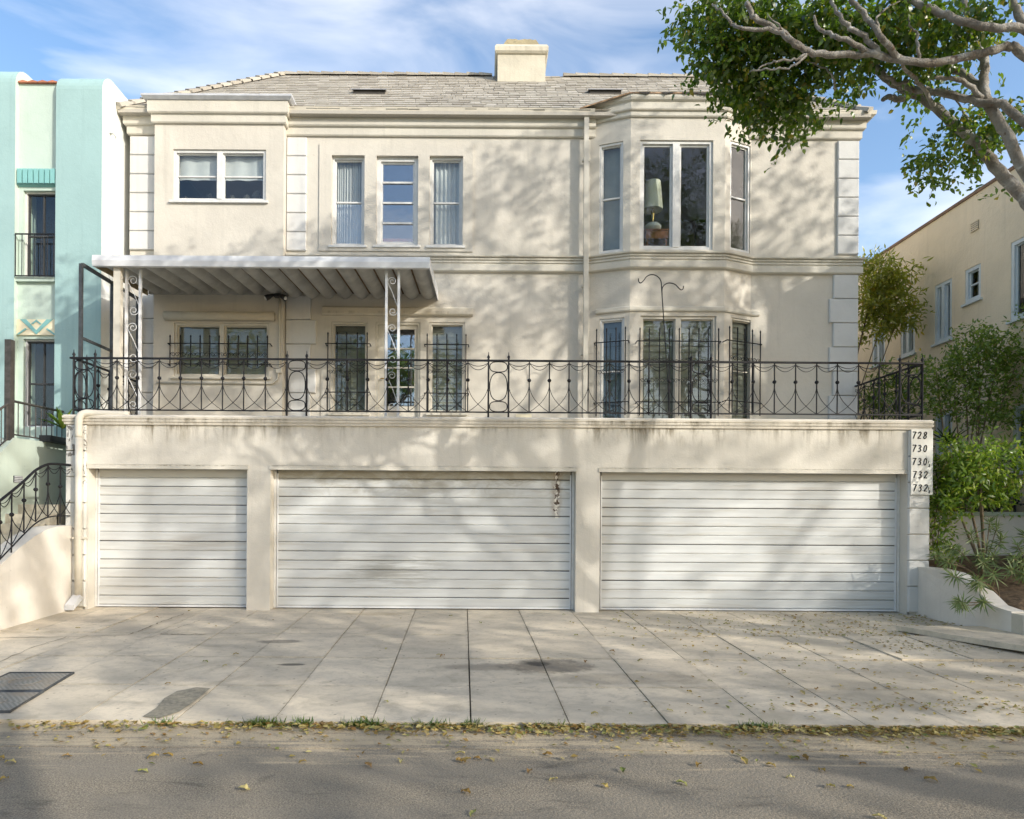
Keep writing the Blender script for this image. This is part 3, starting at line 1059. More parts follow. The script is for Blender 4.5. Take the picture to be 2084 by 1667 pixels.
def ring(mb, fr, u0, u1, z0, z1, t, d0, d1, tb=None):
    tb = tb or t
    mb.fbox(fr, u0, u0 + t, d0, d1, z0, z1)
    mb.fbox(fr, u1 - t, u1, d0, d1, z0, z1)
    mb.fbox(fr, u0 + t, u1 - t, d0, d1, z1 - t, z1)
    mb.fbox(fr, u0 + t, u1 - t, d0, d1, z0, z0 + tb)


def curtain(win, fr, u0, u1, z0, z1, d, mat, amp=0.03, waves=7, name='curtain', gap=None):
    mb = MB()
    n = waves * 6
    spans = [(u0, u1)] if not gap else [(u0, u0 + (u1 - u0) * gap), (u1 - (u1 - u0) * gap, u1)]
    for (a, b) in spans:
        vs = []
        ph = rng.uniform(0, 6)
        for i in range(n + 1):
            t = i / n
            dd_ = d + amp * math.sin(t * waves * 2 * math.pi + ph) + amp * .4 * math.sin(t * waves * 4.7 + ph)
            vs += [fr(a + (b - a) * t, dd_, z0), fr(a + (b - a) * t, dd_ * .7 + d * .3, z1)]
        mb.add(vs, [(2 * i, 2 * i + 2, 2 * i + 3, 2 * i + 1) for i in range(n)])
    return mb.build(name, mat, win, True)


def blind(win, fr, u0, u1, z0, z1, d, mat, pitch=0.055):
    mb = MB()
    n = int((z1 - z0) / pitch)
    for k in range(n):
        z = z1 - (k + .5) * pitch
        mb.add([fr(u0, d + .012, z + pitch * .53), fr(u1, d + .012, z + pitch * .53), fr(u1, d - .012, z - pitch * .53), fr(u0, d - .012, z - pitch * .53)], [(0, 1, 2, 3)])
    return mb.build('blind', mat, win)


def window(parent, fr, H, lights, mat=m_white, t=0.05, d=0.07, glass=m_glass, sill=True, rail=None, mullion=0.0, bars=0, sash_mat=None, sash=0.03, sillw=0.05, dark=None, side_bars=0):
    """casing with its sashes; lights = number of side-by-side sashes, rail = fraction of height of a meeting rail, bars = panes stacked"""
    u0, u1, z0, z1 = H
    mb = MB()
    ring(mb, fr, u0 + .002, u1 - .002, z0 + .002, z1 - .002, t, d - .04, d + .05)
    wm = mullion or t
    W = (u1 - u0 - 2 * t - (lights - 1) * wm) / lights
    for i in range(lights - 1):
        x = u0 + t + (i + 1) * W + i * wm
        mb.fbox(fr, x, x + wm, d - .055, d + .05, z0 + t, z1 - t)
    win = mb.build('window', mat, parent)
    for i in range(lights):
        a = u0 + t + i * (W + wm)
        b = a + W
        sm = MB()
        za, zb = z0 + t, z1 - t
        levels = [za, zb]
        if rail:
            levels = [za, za + (zb - za) * rail, zb]
        elif bars:
            levels = [za + (zb - za) * k / bars for k in range(bars + 1)]
        s = sash
        ring(sm, fr, a, b, za, zb, s, d, d + .035)
        for zz in levels[1:-1]:
            sm.fbox(fr, a + s, b - s, d - .008, d + .03, zz - s * .5, zz + s * .5)
        for k in range(side_bars):
            x = a + (b - a) * (k + 1) / (side_bars + 1)
            sm.fbox(fr, x - .01, x + .01, d - .002, d + .026, za + s, zb - s)
        sm.build('sash', sash_mat or mat, win)
        for k in range(len(levels) - 1):
            pane_of(MB(), fr, a + s * .6, b - s * .6, levels[k] + s * .4, levels[k + 1] - s * .4, d + .018).build('pane', glass if not isinstance(glass, list) else glass[k], win)
    if sill:
        sm = MB()
        sm.fbox(fr, u0 - sillw, u1 + sillw, -.05, .03, z0 - .045, z0 - .003)
        sm.build('sill', mat, win)
    return win


win = window(house, fr_proj, H_up_left, 2, t=.05, mullion=.1, rail=0.5, sash=.028)
curtain(win, fr_proj, H_up_left[0] + .05, H_up_left[1] - .05, (H_up_left[2] + H_up_left[3]) / 2 - .02, H_up_left[3] - .05, .17, m_curtain, .012, 5)
mb = MB()
for (px, py, s) in ((375, 400, .12), (425, 395, .16), (470, 398, .14), (520, 392, .2), (500, 396, .15)):
    x, z = at(px, py, YP + .25)
    mb.lathe([(s * .25, -.04), (s * .35, s * .3), (s * .5, s * .8), (s * .3, s * 1.3), (.01, s * 1.5)], (x, YP + .32, H_up_left[2] + .05), 8)
mb.build('window_ornaments', m_dark, win)
win = window(house, fr_proj, H_lo_left, 2, mat=m_cream_paint, t=.045, mullion=.09, sash=.02, sash_mat=m_cream_paint)
blind(win, fr_proj, H_lo_left[0] + .05, H_lo_left[1] - .05, H_lo_left[2] + .05, H_lo_left[3] - .05, .15, m_blind, .09)
for H, g in ((H_t1, .5), (H_t3, None)):
    win = window(house, fr_main, H, 1, t=.045, d=.09, rail=.5, sash=.03, glass=[m_glass_wavy, m_glass] if g else m_glass)
    curtain(win, fr_main, H[0] + .05, H[1] - .05, H[2] + .03, H[3] - .03, .21, m_curtain, .03, 6, gap=g)
win = window(house, fr_main, H_t2, 1, t=.075, d=.09, bars=4, sash=.035, glass=m_glass_mirror)
MB().box(H_t2[0] + .1, H_t2[1] - .1, YW + .16, YW + .24, H_t2[2] + .1, H_t2[2] + .20).build('inner_ledge', m_orange, win)
for H in (H_d1, H_d3):
    win = window(house, fr_main, H, 1, mat=m_cream_paint, t=.04, d=.06, sash=.022, glass=m_glass)
    blind(win, fr_main, H[0] + .04, H[1] - .04, H[2] + .04, H[3] - .03, .16, m_screen if H is H_d1 else m_blind, .11)
# french door
u0, u1, z0, z1 = H_d2
mb = MB()
ring(mb, fr_main, u0, u1, z0, z1, .05, .02, .12)
ga, gb = at(781, 750, YW)[0], at(843, 750, YW)[0]
gz0, gz1 = at(812, 826, YW)[1], at(812, 669, YW)[1]
mb.fbox(fr_main, u0 + .05, ga, .05, .10, z0 + .05, z1 - .05)
mb.fbox(fr_main, gb, u1 - .05, .05, .10, z0 + .05, z1 - .05)
mb.fbox(fr_main, ga, gb, .05, .10, z0 + .05, gz0)
mb.fbox(fr_main, ga, gb, .05, .10, gz1, z1 - .05)
for k in range(1, 4):
    zz = gz0 + (gz1 - gz0) * k / 4
    mb.fbox(fr_main, ga, gb, .055, .095, zz - .014, zz + .014)
fd = mb.build('french_door', m_cream_paint, house)
for k in range(4):
    pane_of(MB(), fr_main, ga, gb, gz0 + (gz1 - gz0) * k / 4 + .014, gz0 + (gz1 - gz0) * (k + 1) / 4 - .014, .075).build('pane', m_glass_mirror, fd)
MB().tube([fr_main(u0 + .10, .03, 4.15), fr_main(u0 + .10, .0, 4.15), fr_main(u0 + .17, .0, 4.15)], .012, 6).build('door_handle', m_brass, fd)

win = window(house, fr_bay, H_bf, 2, t=.055, mullion=.13, sash=.04, glass=m_glass_clear, sill=False)
win = window(house, fr_bl, H_bl, 1, t=.04, d=.06, rail=.5, sash=.03, sill=False)
curtain(win, fr_bl, H_bl[0] + .04, H_bl[1] - .04, H_bl[2] + .04, H_bl[3] - .04, .17, m_blind, .004, 2)
win = window(house, fr_br, H_br, 1, t=.04, d=.06, rail=.5, sash=.03, sill=False, glass=[m_glass_clear, m_glass_clear])
win = window(house, fr_bay, H_bfl, 2, mat=m_cream_paint, t=.05, mullion=.1, sash=.02, sill=False)
blind(win, fr_bay, H_bfl[0] + .05, H_bfl[1] - .05, H_bfl[2] + .04, H_bfl[3] - .04, .15, m_blind, .12)
win = window(house, fr_bl, H_bll, 1, mat=m_white, t=.035, d=.06, rail=.5, sash=.025, sill=False)
blind(win, fr_bl, H_bll[0] + .03, H_bll[1] - .03, H_bll[2] + .04, H_bll[3] - .04, .15, m_shade_blue, .10)
win = window(house, fr_br, H_brl, 1, mat=m_cream_paint, t=.035, d=.06, rail=.5, sash=.02, sill=False)
blind(win, fr_br, H_brl[0] + .03, H_brl[1] - .03, H_brl[2] + .04, H_brl[3] - .04, .13, m_blind, .10)

# gutter and flashings
zg = 9.11
gp = [(0.10, zg), (0.17, zg + .01), (0.22, zg + .06), (0.23, zg + .125), (0.215, zg + .125), (0.20, zg + .07), (0.16, zg + .03), (0.10, zg + .03)]
for pth_ in ([(XPR, YW), (2.05, YW)], [(XL, YW + 1.2), (XL, YW), (XPL, YW)], [(5.02, YW), (XR, YW), (XR, YW + 3)]):
    sweep(MB(), pth_, gp).build('eaves_gutter', m_gutter_paint, house)
mb = MB()
fl_ = [(-.3, 9.30), (.14, 9.30), (.19, 9.355), (.19, 9.395), (-.3, 9.395)]
sweep(mb, [(XPL - .02, YW + .2), (XPL - .02, YP), (XPR + .02, YP), (XPR + .02, YW + .2)], [(.03, 9.302), (.12, 9.302), (.17, 9.35), (.17, 9.385), (.03, 9.385)])
mb.box(XPL - .04, XPR + .04, YP - .02, YW + .5, 9.386, 9.40)
mb.build('flashing', m_alu_trim, house)

# roof
EY, EZ, RUN, SL = YW - .22, 9.20, 2.42, 0.9036
EXL, EXR = XL - .13, XR + .12


def roof_z(y):
    return EZ + (y - EY) * SL


RY = EY + RUN
RZ = roof_z(RY)
mb = MB()
b0 = -0.03
mb.add([(EXL, EY, EZ + b0), (EXR, EY, EZ + b0), (EXR - RUN, RY, RZ + b0), (EXL + RUN, RY, RZ + b0), (EXL, 11.9, EZ + b0), (EXR, 11.9, EZ + b0), (EXR - RUN, 11.9, RZ + b0), (EXL + RUN, 11.9, RZ + b0)],
       [(0, 1, 2, 3), (0, 3, 7, 4), (1, 5, 6, 2), (3, 2, 6, 7), (4, 7, 6, 5)])
mb.add([(EXL, EY, EZ - .09), (EXR, EY, EZ - .09), (EXR, EY, EZ - .03), (EXL, EY, EZ - .03), (EXL, YW + .02, EZ - .09), (EXR, YW + .02, EZ - .09)], [(0, 1, 2, 3), (0, 4, 5, 1)])
roof = mb.build('roof', m_shingle, house)
ang = math.atan(SL)
NROW = 19
slope_len = RUN / math.cos(ang)
ex = slope_len / NROW
SW = 0.215


def shingle_verts(wd, ln, th=0.016):
    return [(-wd / 2, 0, -.004), (wd / 2, 0, -.004), (wd / 2, ln, -.004), (-wd / 2, ln, -.004),
            (-wd / 2, 0, th), (wd / 2, 0, th), (wd / 2, ln, .001), (-wd / 2, ln, .001)]


SHF = [(4, 5, 6, 7), (0, 1, 5, 4), (1, 2, 6, 5), (3, 0, 4, 7)]
shm = [MB().add(shingle_verts(wd, ex * 1.15, th), SHF).mesh('shingle', m_shingle) for wd, th in ((SW - .008, .016), (SW - .004, .020), (SW * .93, .013))]
rest = MB()
r5 = random.Random(11)
count = 0
Mrot = Matrix.Rotation(ang, 4, 'X')
chx0, chx1 = 0.26, 1.56
for j in range(NROW):
    s = j * ex
    y = EY + s * math.cos(ang)
    z = EZ + s * math.sin(ang)
    run = s * math.cos(ang)
    xa, xb = EXL + run, EXR - run - .02
    x = xa - SW * r5.random()
    while x < xb - SW * .4:
        xc = x + SW / 2
        x += SW
        if xc < xa + .05:
            continue
        vis = not (XPL - .3 < xc < XPR + .12 and z < 9.45) and not (2.1 < xc < 5.0 and z < 9.42)
        jit = r5.uniform(-.012, .012)
        if vis and count < 300:
            place('shingle', shm[r5.randrange(3)], roof, (xc, y - jit * .7, z - jit * .7), (ang, 0, r5.uniform(-.006, .006)))
            count += 1
        else:
            wd = SW - r5.uniform(.003, .016)
            vs = [Mrot @ Vector(q) + Vector((xc, y - jit * .7, z - jit * .7)) for q in shingle_verts(wd, ex * 1.15, r5.uniform(.012, .02))]
            rest.add(vs, SHF, r5.random())
o = rest.build('upper_shingles', m_shingle, roof, tint=True)
o['kind'] = 'stuff'
# ridge and hip caps
capm = MB().add([(-.12, 0, -.06), (-.12, 0, .012), (0, 0, .07), (.12, 0, .012), (.12, 0, -.06), (-.12, .30, -.06), (-.12, .30, -.02), (0, .30, .04), (.12, .30, -.02), (.12, .30, -.06)], [(0, 1, 6, 5), (1, 2, 7, 6), (2, 3, 8, 7), (3, 4, 9, 8), (0, 4, 3, 2, 1)]).mesh('ridge_cap', m_shingle)
nx = int((EXR - EXL - 2 * RUN) / .27)
for k in range(nx):
    xx = EXL + RUN + .05 + k * .27
    if chx0 - .2 < xx < chx1 - .05:
        continue
    place('ridge_cap', capm, roof, (xx, RY, RZ + .0), (0.0, r5.uniform(-.03, .03) - .05, -math.pi / 2 + r5.uniform(-.03, .03)))
hl = math.sqrt(RUN * RUN * 2 + (RUN * SL) ** 2)
for side in (-1, 1):
    c0 = Vector((EXL if side < 0 else EXR, EY, EZ))
    c1 = Vector((EXL + RUN if side < 0 else EXR - RUN, RY, RZ))
    d = (c1 - c0)
    q = d.to_track_quat('Y', 'Z').to_euler()
    n = int(d.length / .25)
    for k in range(n):
        p = c0 + d * (k / n) + Vector((0, 0, .03))
        place('hip_cap', capm, roof, p, q)
# roof vents
for (px, nm) in ((752, 0), (1231, 1)):
    rr_ = -ray(px, 191)[1] / F
    yv = EY + (rr_ * (EY + DIST) - (EZ - EYE)) / (SL - rr_)
    x, z = at(px, 191, yv)
    wv = .36
    lid = [(x - wv, yv - .10, z + .045), (x + wv, yv - .10, z + .045), (x + wv * .9, yv + .14, z + .15), (x - wv * .9, yv + .14, z + .15)]
    rv = MB().hexa([(a, b, c - .018) for a, b, c in lid] + lid).build('roof_vent', m_vent, roof)
    MB().hexa([(x - wv * .9, yv - .06, z - .06), (x + wv * .9, yv - .06, z - .06), (x + wv * .8, yv + .12, z + .06), (x - wv * .8, yv + .12, z + .06),
               (x - wv * .9, yv - .06, z + .043), (x + wv * .9, yv - .06, z + .043), (x + wv * .8, yv + .12, z + .12), (x - wv * .8, yv + .12, z + .12)]).build('vent_box', m_dark, rv)
# chimney
cy0 = EY + 1.92
cxl, _ = at(1011, 120, cy0)
cxr, _ = at(1112, 120, cy0)
ctz = at(1060, 96, cy0)[1]
cz0 = roof_z(cy0) - .1
mb = MB()
mb.box(cxl + .02, cxr - .02, cy0, cy0 + .9, cz0, ctz)
cp = [(0, ctz - .16), (.03, ctz - .15), (.06, ctz - .11), (.06, ctz - .02), (.03, ctz + .04), (.0, ctz + .05)]
sweep(mb, [(cxl + .02, cy0 + .9), (cxl + .02, cy0), (cxr - .02, cy0), (cxr - .02, cy0 + .9)], cp)
m_chim = stucco('chimney_stucco', (0.56, 0.52, 0.42), dirt=[(ctz - .35, ctz - .02, .6)], patch=.12)
mb.build('chimney', m_chim, roof)
rc = random.Random(5)
ctop = at(1060, 74, cy0)[1]
mb = MB()
prof = [(cxl + .06, ctz + .05)]
n = 14
for k in range(n + 1):
    t = k / n
    e = min(1, t * 7, (1 - t) * 7)
    prof.append((cxl + .10 + (cxr - cxl - .2) * t, ctz + .05 + (ctop - ctz - .05) * e * rc.uniform(.86, 1.0)))
prof.append((cxr - .06, ctz + .05))
mb.prism(prof, lambda p, q, t: (p, t, q), cy0 + .08, cy0 + .8)
mb.build('chimney_cap', stucco('old_mortar', (0.36, 0.31, 0.20), bmp=.9, patch=.25), roof)
# bay roof sheet with rusty, frayed edge
rust = plain('rusted_roofing', (0.34, 0.22, 0.13), 0.9, 0.5, 9, 0.5, 40)
mb = MB()
mb.add([(BA[0] - .28, YW - .22, 9.235), (BB[0] - .06, YB - .16, 9.43), (BC[0] + .06, YB - .16, 9.43), (BD[0] + .25, YW - .20, 9.235), (BC[0] + .1, YW + .62, 9.75), (BB[0] - .1, YW + .62, 9.75)], [(0, 1, 5), (1, 2, 4, 5), (2, 3, 4)])
mb.add([(BA[0] - .28, YW - .22, 9.21), (BB[0] - .06, YB - .16, 9.405), (BC[0] + .06, YB - .16, 9.405), (BD[0] + .25, YW - .20, 9.21), (BA[0] - .28, YW - .22, 9.238), (BB[0] - .06, YB - .16, 9.433), (BC[0] + .06, YB - .16, 9.433), (BD[0] + .25, YW - .20, 9.238)],
       [(0, 1, 5, 4), (1, 2, 6, 5), (2, 3, 7, 6)])
mb.build('bay_roof', rust, roof)
mb = MB()
for k in range(34):
    t = r5.random()
    xx = BB[0] + .1 + (BC[0] - BB[0] + .3) * (t ** .7)
    l = r5.uniform(.03, .12)
    mb.add([(xx - l, YB - .172, 9.43), (xx + l, YB - .172, 9.43), (xx + l * r5.uniform(-.6, .8), YB - .178, 9.43 - r5.uniform(.02, .07))], [(0, 1, 2)])
mb.build('frayed_roofing', m_dark, roof)['kind'] = 'stuff'
# wedge wall pieces that close the bay cornice against the eaves
mb = MB()
mb.box(BA[0] + .1, BD[0] - .1, YW - .05, YW + .5, 9.15, 9.44)
mb.build('bay_roof_curb', m_band, roof)

# ------------------------------------------------------------------ things on the house wall
mb = MB()
x, z = at(1189, 240, YW)
x = 1.90
t = thing('downspout', 'cream square downspout on the house wall left of the bay window', 'downspout', (x, YW - .06, ZT), 'cream downspouts')
MB().box(x - .045, x + .045, YW - .19, YW - .115, 6.53, 9.12).build('pipe', m_cream_paint, t)
MB().box(x - .04, x + .05, YW - .21, YW - .125, ZT, 6.53).build('pipe', m_cream_paint, t)
for zz in (8.3, 5.9, 4.6):
    MB().box(x - .065, x + .07, YW - .115, YW - .05, zz, zz + .03).build('bracket', m_cream_paint, t)

x0p = at(160, 1000, -.1)[0]
t = thing('downspout', 'fat round cream downspout on the left garage corner with a kicked out foot', 'downspout', (x0p, -.1, 0.0), 'cream downspouts')
zc = at(200, 842, 0)[1]
MB().tube(spline([(x0p + .72, .06, zc - .01), (x0p + .25, .0, zc), (x0p + .07, -.06, zc - .005), (x0p, -.1, zc - .10), (x0p, -.1, zc - .4)], 5), .058, 12).build('elbow', m_cream_paint, t, True)
MB().tube([(x0p, -.1, zc - .4), (x0p, -.1, 1.6), (x0p + .01, -.1, .16)], .058, 12).build('pipe', m_cream_paint, t, True)
MB().hexa([(x0p - .13, -.25, .0), (x0p + .02, -.25, .0), (x0p + .07, -.06, .17), (x0p - .055, -.06, .17), (x0p - .12, -.25, .085), (x0p + .03, -.25, .085), (x0p + .07, -.15, .23), (x0p - .055, -.15, .23)]).build('spout', m_alu_trim, t)
zb = at(160, 1095, -.1)[1]
MB().box(x0p - .09, x0p + .09, -.13, .0, zb - .015, zb + .015).build('strap', m_cream_paint, t)

# conduit with floodlights
t = thing('security_light', 'twin floodlight fixed under the awning above the left window', 'floodlight', (*at(560, 603, YP)[:1], YP - .05, at(560, 603, YP)[1]))
xf, zf = at(563, 601, YP - .1)
MB().box(xf - .05, xf + .08, YP - .12, YP - .02, zf - .03, zf + .03).build('bracket', m_plastic_black, t)
for s in (-1, 1):
    c = Vector((xf + s * .10, YP - .13, zf - .02))
    d = Vector((s * .7, -.3, -.45)).normalized()
    MB().tube([c - d * .06, c, c + d * .05, c + d * .11], [.02, .035, .05, .055], 10).build('lamp_head', m_plastic_black, t, True)
    MB().tube([c + d * .10, c + d * .125], [.045, .03], 10).build('bulb', m_bulb, t, True)
xc_, z0c = at(570, 606, YP)
pth = [(xc_, YP - .03, z0c)] + [(xc_, YP - .03, at(570, yy, YP)[1]) for yy in (650, 700, 750)]
zl0 = at(560, 781, YP)[1]
pth += [(xc_ - .03, YP - .03, zl0 + .08), (xc_ - .12, YP - .03, zl0), (xc_ - .5, YP - .03, zl0), (at(320, 780, YP)[0], YP - .03, zl0)]
t = thing('conduit', 'thin cream conduit pipe bending round below the left window', 'conduit', pth[-1])
MB().tube(pth, .018, 6).build('pipe', m_cream_paint, t, True)
MB().box(xc_ - .05, xc_ + .05, YP - .06, YP, at(570, 760, YP)[1], at(570, 748, YP)[1]).build('junction_box', m_cream_paint, t)


# window grilles: bars standing off the wall
def scroll(mb, fr, u, z, r, d, flip=1, vflip=1, turns=1.35, rad=.006):
    pts = []
    for k in range(18):
        t = k / 17
        a = t * turns * 2 * math.pi
        rr = r * (1 - .75 * t)
        pts.append(fr(u + flip * (r - rr * math.cos(a)), d, z + vflip * rr * math.sin(a)))
    mb.tube(pts, rad, 4)


def grille(label, fr, us, z0, z1, zh, zscroll, d=-.13, off=None):
    t = thing('window_grille', label, 'window grille', fr(us[0], 0, z0), 'black iron window grilles')
    for u in us:
        mb = MB()
        mb.tube([fr(u, d, z0), fr(u, d, z1 - .05), fr(u, d, z1 - .03), fr(u, d, z1)], [.011, .011, .016, .006], 6)
        mb.build('bar', m_iron, t)
    for z in zh:
        mb = MB()
        mb.tube([fr(us[0] - .05, 0, z - .015), fr(us[0] - .05, d * .9, z), fr(us[0], d + .012, z), fr(us[-1], d + .012, z), fr(us[-1] + .05, d * .9, z), fr(us[-1] + .05, 0, z - .015)], .010, 6)
        mb.build('cross_bar', m_iron, t)
    for zz in zscroll:
        for i in range(0, len(us) - 1):
            mb = MB()
            uc, r = us[i], (us[i + 1] - us[i]) * .24
            scroll(mb, fr, uc + .01, zz, r, d, 1, 1)
            scroll(mb, fr, us[i + 1] - .01, zz, r, d, -1, 1)
            mb.build('scroll', m_iron, t)
    return t


def us_flat(pxs, py, Y):
    return [at(p, py, Y)[0] for p in pxs]


yy = YP - .13
grille('wide low iron grille over the lower left window under the awning', fr_proj, us_flat([346, 367, 388, 407, 427, 446, 465, 485, 504, 524, 544], 710, yy), at(450, 746, yy)[1], at(450, 682, yy)[1],
       (at(450, 741, yy)[1], at(450, 699, yy)[1]), (at(450, 722, yy)[1],))
yy = YW - .13
grille('tall iron grille over the narrow window left of the french door', fr_main, us_flat([667, 686, 705, 727, 747], 750, yy), at(700, 836, yy)[1], at(700, 676, yy)[1],
       (at(700, 798, yy)[1], at(700, 699, yy)[1]), (at(700, 737, yy)[1], at(700, 757, yy)[1]))
grille('tall iron grille over the narrow window right of the french door', fr_main, us_flat([869, 889, 909, 929, 948], 750, yy), at(909, 838, yy)[1], at(909, 679, yy)[1],
       (at(909, 800, yy)[1], at(909, 701, yy)[1]), (at(909, 737, yy)[1], at(909, 757, yy)[1]))
yy = YB - .13
grille('wide iron grille over the front window of the lower bay', fr_bay, us_flat([1302, 1321, 1342, 1362, 1382, 1402, 1422, 1441, 1462], 760, yy), at(1380, 846, yy)[1], at(1380, 667, yy)[1],
       (at(1380, 818, yy)[1], at(1380, 694, yy)[1]), (at(1380, 736, yy)[1], at(1380, 775, yy)[1]))
ul = [on_line(p, 760, BA, BB)[0] + .05 for p in (1211, 1231, 1250, 1269)]
grille('narrow iron grille on the left slanting side of the lower bay', fr_bl, ul, on_line(1240, 848, BA, BB)[1], on_line(1240, 671, BA, BB)[1],
       (on_line(1240, 821, BA, BB)[1], on_line(1240, 699, BA, BB)[1]), (on_line(1240, 760, BA, BB)[1],))
ur = [on_line(p, 760, BC, BD)[0] - .08 for p in (1481, 1497, 1512, 1527, 1543)]
grille('narrow iron grille on the right slanting side of the lower bay', fr_br, ur, on_line(1510, 846, BC, BD)[1], on_line(1510, 672, BC, BD)[1],
       (on_line(1510, 820, BC, BD)[1], on_line(1510, 700, BC, BD)[1]), (on_line(1510, 735, BC, BD)[1],))

# lamp in the bay
yl = YB + .55
lx, lz = at(1328, 495, yl)
fl = H_bf[2] - .02
t = thing('side_table', 'small reddish wooden stand behind the upper bay window', 'table', (lx, yl, fl - .3))
a0, a1, b0_, b1_ = *us_flat([1311, 1356], 485, yl), at(1330, 500, yl)[1], at(1330, 475, yl)[1]
MB().box(a0, a1, yl - .15, yl + .2, b1_ - .16, b1_).build('box', m_redwood, t)
MB().box(a0 - .02, a1 + .02, yl - .17, yl + .22, b1_, b1_ + .02).build('top', m_redwood, t)
for sx in (a0 + .02, a1 - .05):
    for sy in (yl - .13, yl + .15):
        MB().box(sx, sx + .03, sy, sy + .03, 6.18, b1_ - .16).build('leg', m_redwood, t)
t = thing('table_lamp', 'white table lamp with tall drum shade standing in the upper bay window', 'lamp', (lx, yl, b1_ + .02))
base = b1_ + .02
zs0, zs1 = at(1328, 428, yl)[1], at(1328, 371, yl)[1]
r0, r1_ = (at(1348, 430, yl)[0] - at(1308, 430, yl)[0]) / 2, (at(1342, 371, yl)[0] - at(1311, 371, yl)[0]) / 2
MB().lathe([(.06, 0), (.10, .02), (.16, .07), (.165, .11), (.12, .16), (.05, .185), (.03, .19)], (lx, yl, base), 16).build('base', m_lamp_base, t, True)
MB().lathe([(.03, .19), (.018, .24), (.03, .33), (.04, .40), (.015, .45), (.012, zs0 - base + .05)], (lx, yl, base), 10).build('stem', m_brass, t, True)
n = 20
vs = [(lx + r0 * math.cos(2 * math.pi * k / n), yl + r0 * math.sin(2 * math.pi * k / n), zs0) for k in range(n)] + [(lx + r1_ * math.cos(2 * math.pi * k / n), yl + r1_ * math.sin(2 * math.pi * k / n), zs1) for k in range(n)]
MB().add(vs, [(k, (k + 1) % n, n + (k + 1) % n, n + k) for k in range(n)]).build('lamp_shade', m_lamp_shade, t, True)

# ------------------------------------------------------------------ garage podium
GXL, GXR = -6.74, 7.17
garage = thing('garage_block', 'cream stucco garage block with three white doors carrying the terrace', 'garage', (0.2, 0, 0))
fr_g = frame(0, 0, 1, 0)
D1, D2, D3 = (-6.39, -3.825, 0.0, 2.325), (-3.452, 1.484, 0.0, 2.325), (1.865, 6.83, 0.0, 2.32)
w = MB()
wall_sheet(w, fr_g, GXL + .28, GXR - .30, -.1, 2.97, [(a, b, -.1 if c == 0 else c, d) for a, b, c, d in (D1, D2, D3)], .32)
w.build('wall', m_podium, garage)
w = MB()
w.box(GXL, GXL + .30, .0, .25, -.1, 2.97)
w.box(GXR - .32, GXR, .0, .25, -.1, 2.97)
w.build('pier', m_podium, garage)
w = MB()
w.box(GXL + .01, GXR - .01, .33, YW + .6, 2.40, 2.96)
w.add([(GXL + .01, .25, -.2), (GXL + .01, 8, -.2), (GXL + .01, 8, 2.97), (GXL + .01, .25, 2.97)], [(0, 1, 2, 3)])
w.add([(GXR - .01, .25, -.2), (GXR - .01, 8, -.2), (GXR - .01, 8, 2.97), (GXR - .01, .25, 2.97)], [(0, 1, 2, 3)])
w.build('terrace_floor', m_podium, garage)
mb = MB()
sweep(mb, [(GXL, YW), (GXL, 0), (GXR, 0), (GXR, YW)], [(0, 2.96), (.03, 2.965), (.035, 3.0), (.05, 3.01), (.055, 3.04), (.035, 3.05), (.05, 3.06), (.055, 3.095), (.03, 3.12), (-.20, 3.12), (-.20, 2.96)])
mb.build('cornice', m_cornice, garage)
quoins(garage, GXL + .005, GXL + .325, 2.955, 0.02 + .0, 7, -.001, m_quoin_old)
quoins(garage, GXR - .335, GXR - .003, 2.955, 0.02 + .0, 7, -.001, m_quoin)


def slat_mesh(wd, h):
    # a rolled slat: flat face with a deep shadow groove along its lower edge
    prof = [(0, 0), (-.012, .004), (-.016, .016), (-.015, h * .5), (-.020, h - .012), (-.016, h - .002), (0, h)]
    mb = MB()
    mb.prism(prof, lambda p, q, t: (t, p, q), -wd / 2, wd / 2)
    return mb


rd = random.Random(21)
for nm, D, lab in (('garage_door', D1, 'narrow'), ('garage_door', D2, 'wide'), ('garage_door', D3, 'wide')):
    a, b, c, d = D
    yd = .21
    leaf0, leaf1 = a + .055, b - .055
    mb = MB()
    mb.box(leaf0, leaf1, yd + .012, yd + .05, .02, d - .10)
    door = mb.build('garage_door', m_dark, garage)
    door['label'] = {'D1': 'single white garage door'}.get('D1') if D is D1 else ('stained wide white garage door with a rusty run' if D is D2 else 'wide white garage door beside the number board')
    # side tracks and head board
    MB().box(a + .003, leaf0 - .012, yd - .02, yd + .04, .0, d - .07).build('door_track', m_white, door)
    MB().box(leaf1 + .012, b - .003, yd - .02, yd + .04, .0, d - .07).build('door_track', m_white, door)
    mb = MB()
    mb.box(a - .02, b + .02, -.016, .012, d - .07, d - .004)
    mb.build('head_trim', m_trim_old, door)
    h = 0.1495
    W = leaf1 - leaf0 - .012
    ms = [slat_mesh(W, h - .004).mesh('slat', m_door) for _ in range(1)]
    z = .035
    k = 0
    while z < d - .10:
        hh = h
        place('slat', ms[0], door, ((leaf0 + leaf1) / 2, yd + .006 + rd.uniform(-.006, .006), z + rd.uniform(-.004, .004)), (rd.uniform(-.035, .035), rd.uniform(-.0014, .0014), 0))
        z += h
        k += 1
    mb = MB()
    mb.box(leaf0, leaf1, yd - .03, yd + .012, .006, .033)
    mb.build('bottom_bar', m_alu, door)
    # edge strips
    MB().box(leaf0 - .002, leaf0 + .018, yd - .022, yd + .01, .0, d - .12).build('edge_strip', m_alu, door)
    MB().box(leaf1 - .018, leaf1 + .002, yd - .022, yd + .01, .0, d - .12).build('edge_strip', m_alu, door)
mb = MB()
mb.box(GXL + .3, GXR - .3, .52, .55, -.1, 2.4)
mb.build('inner_wall', m_dark, garage)

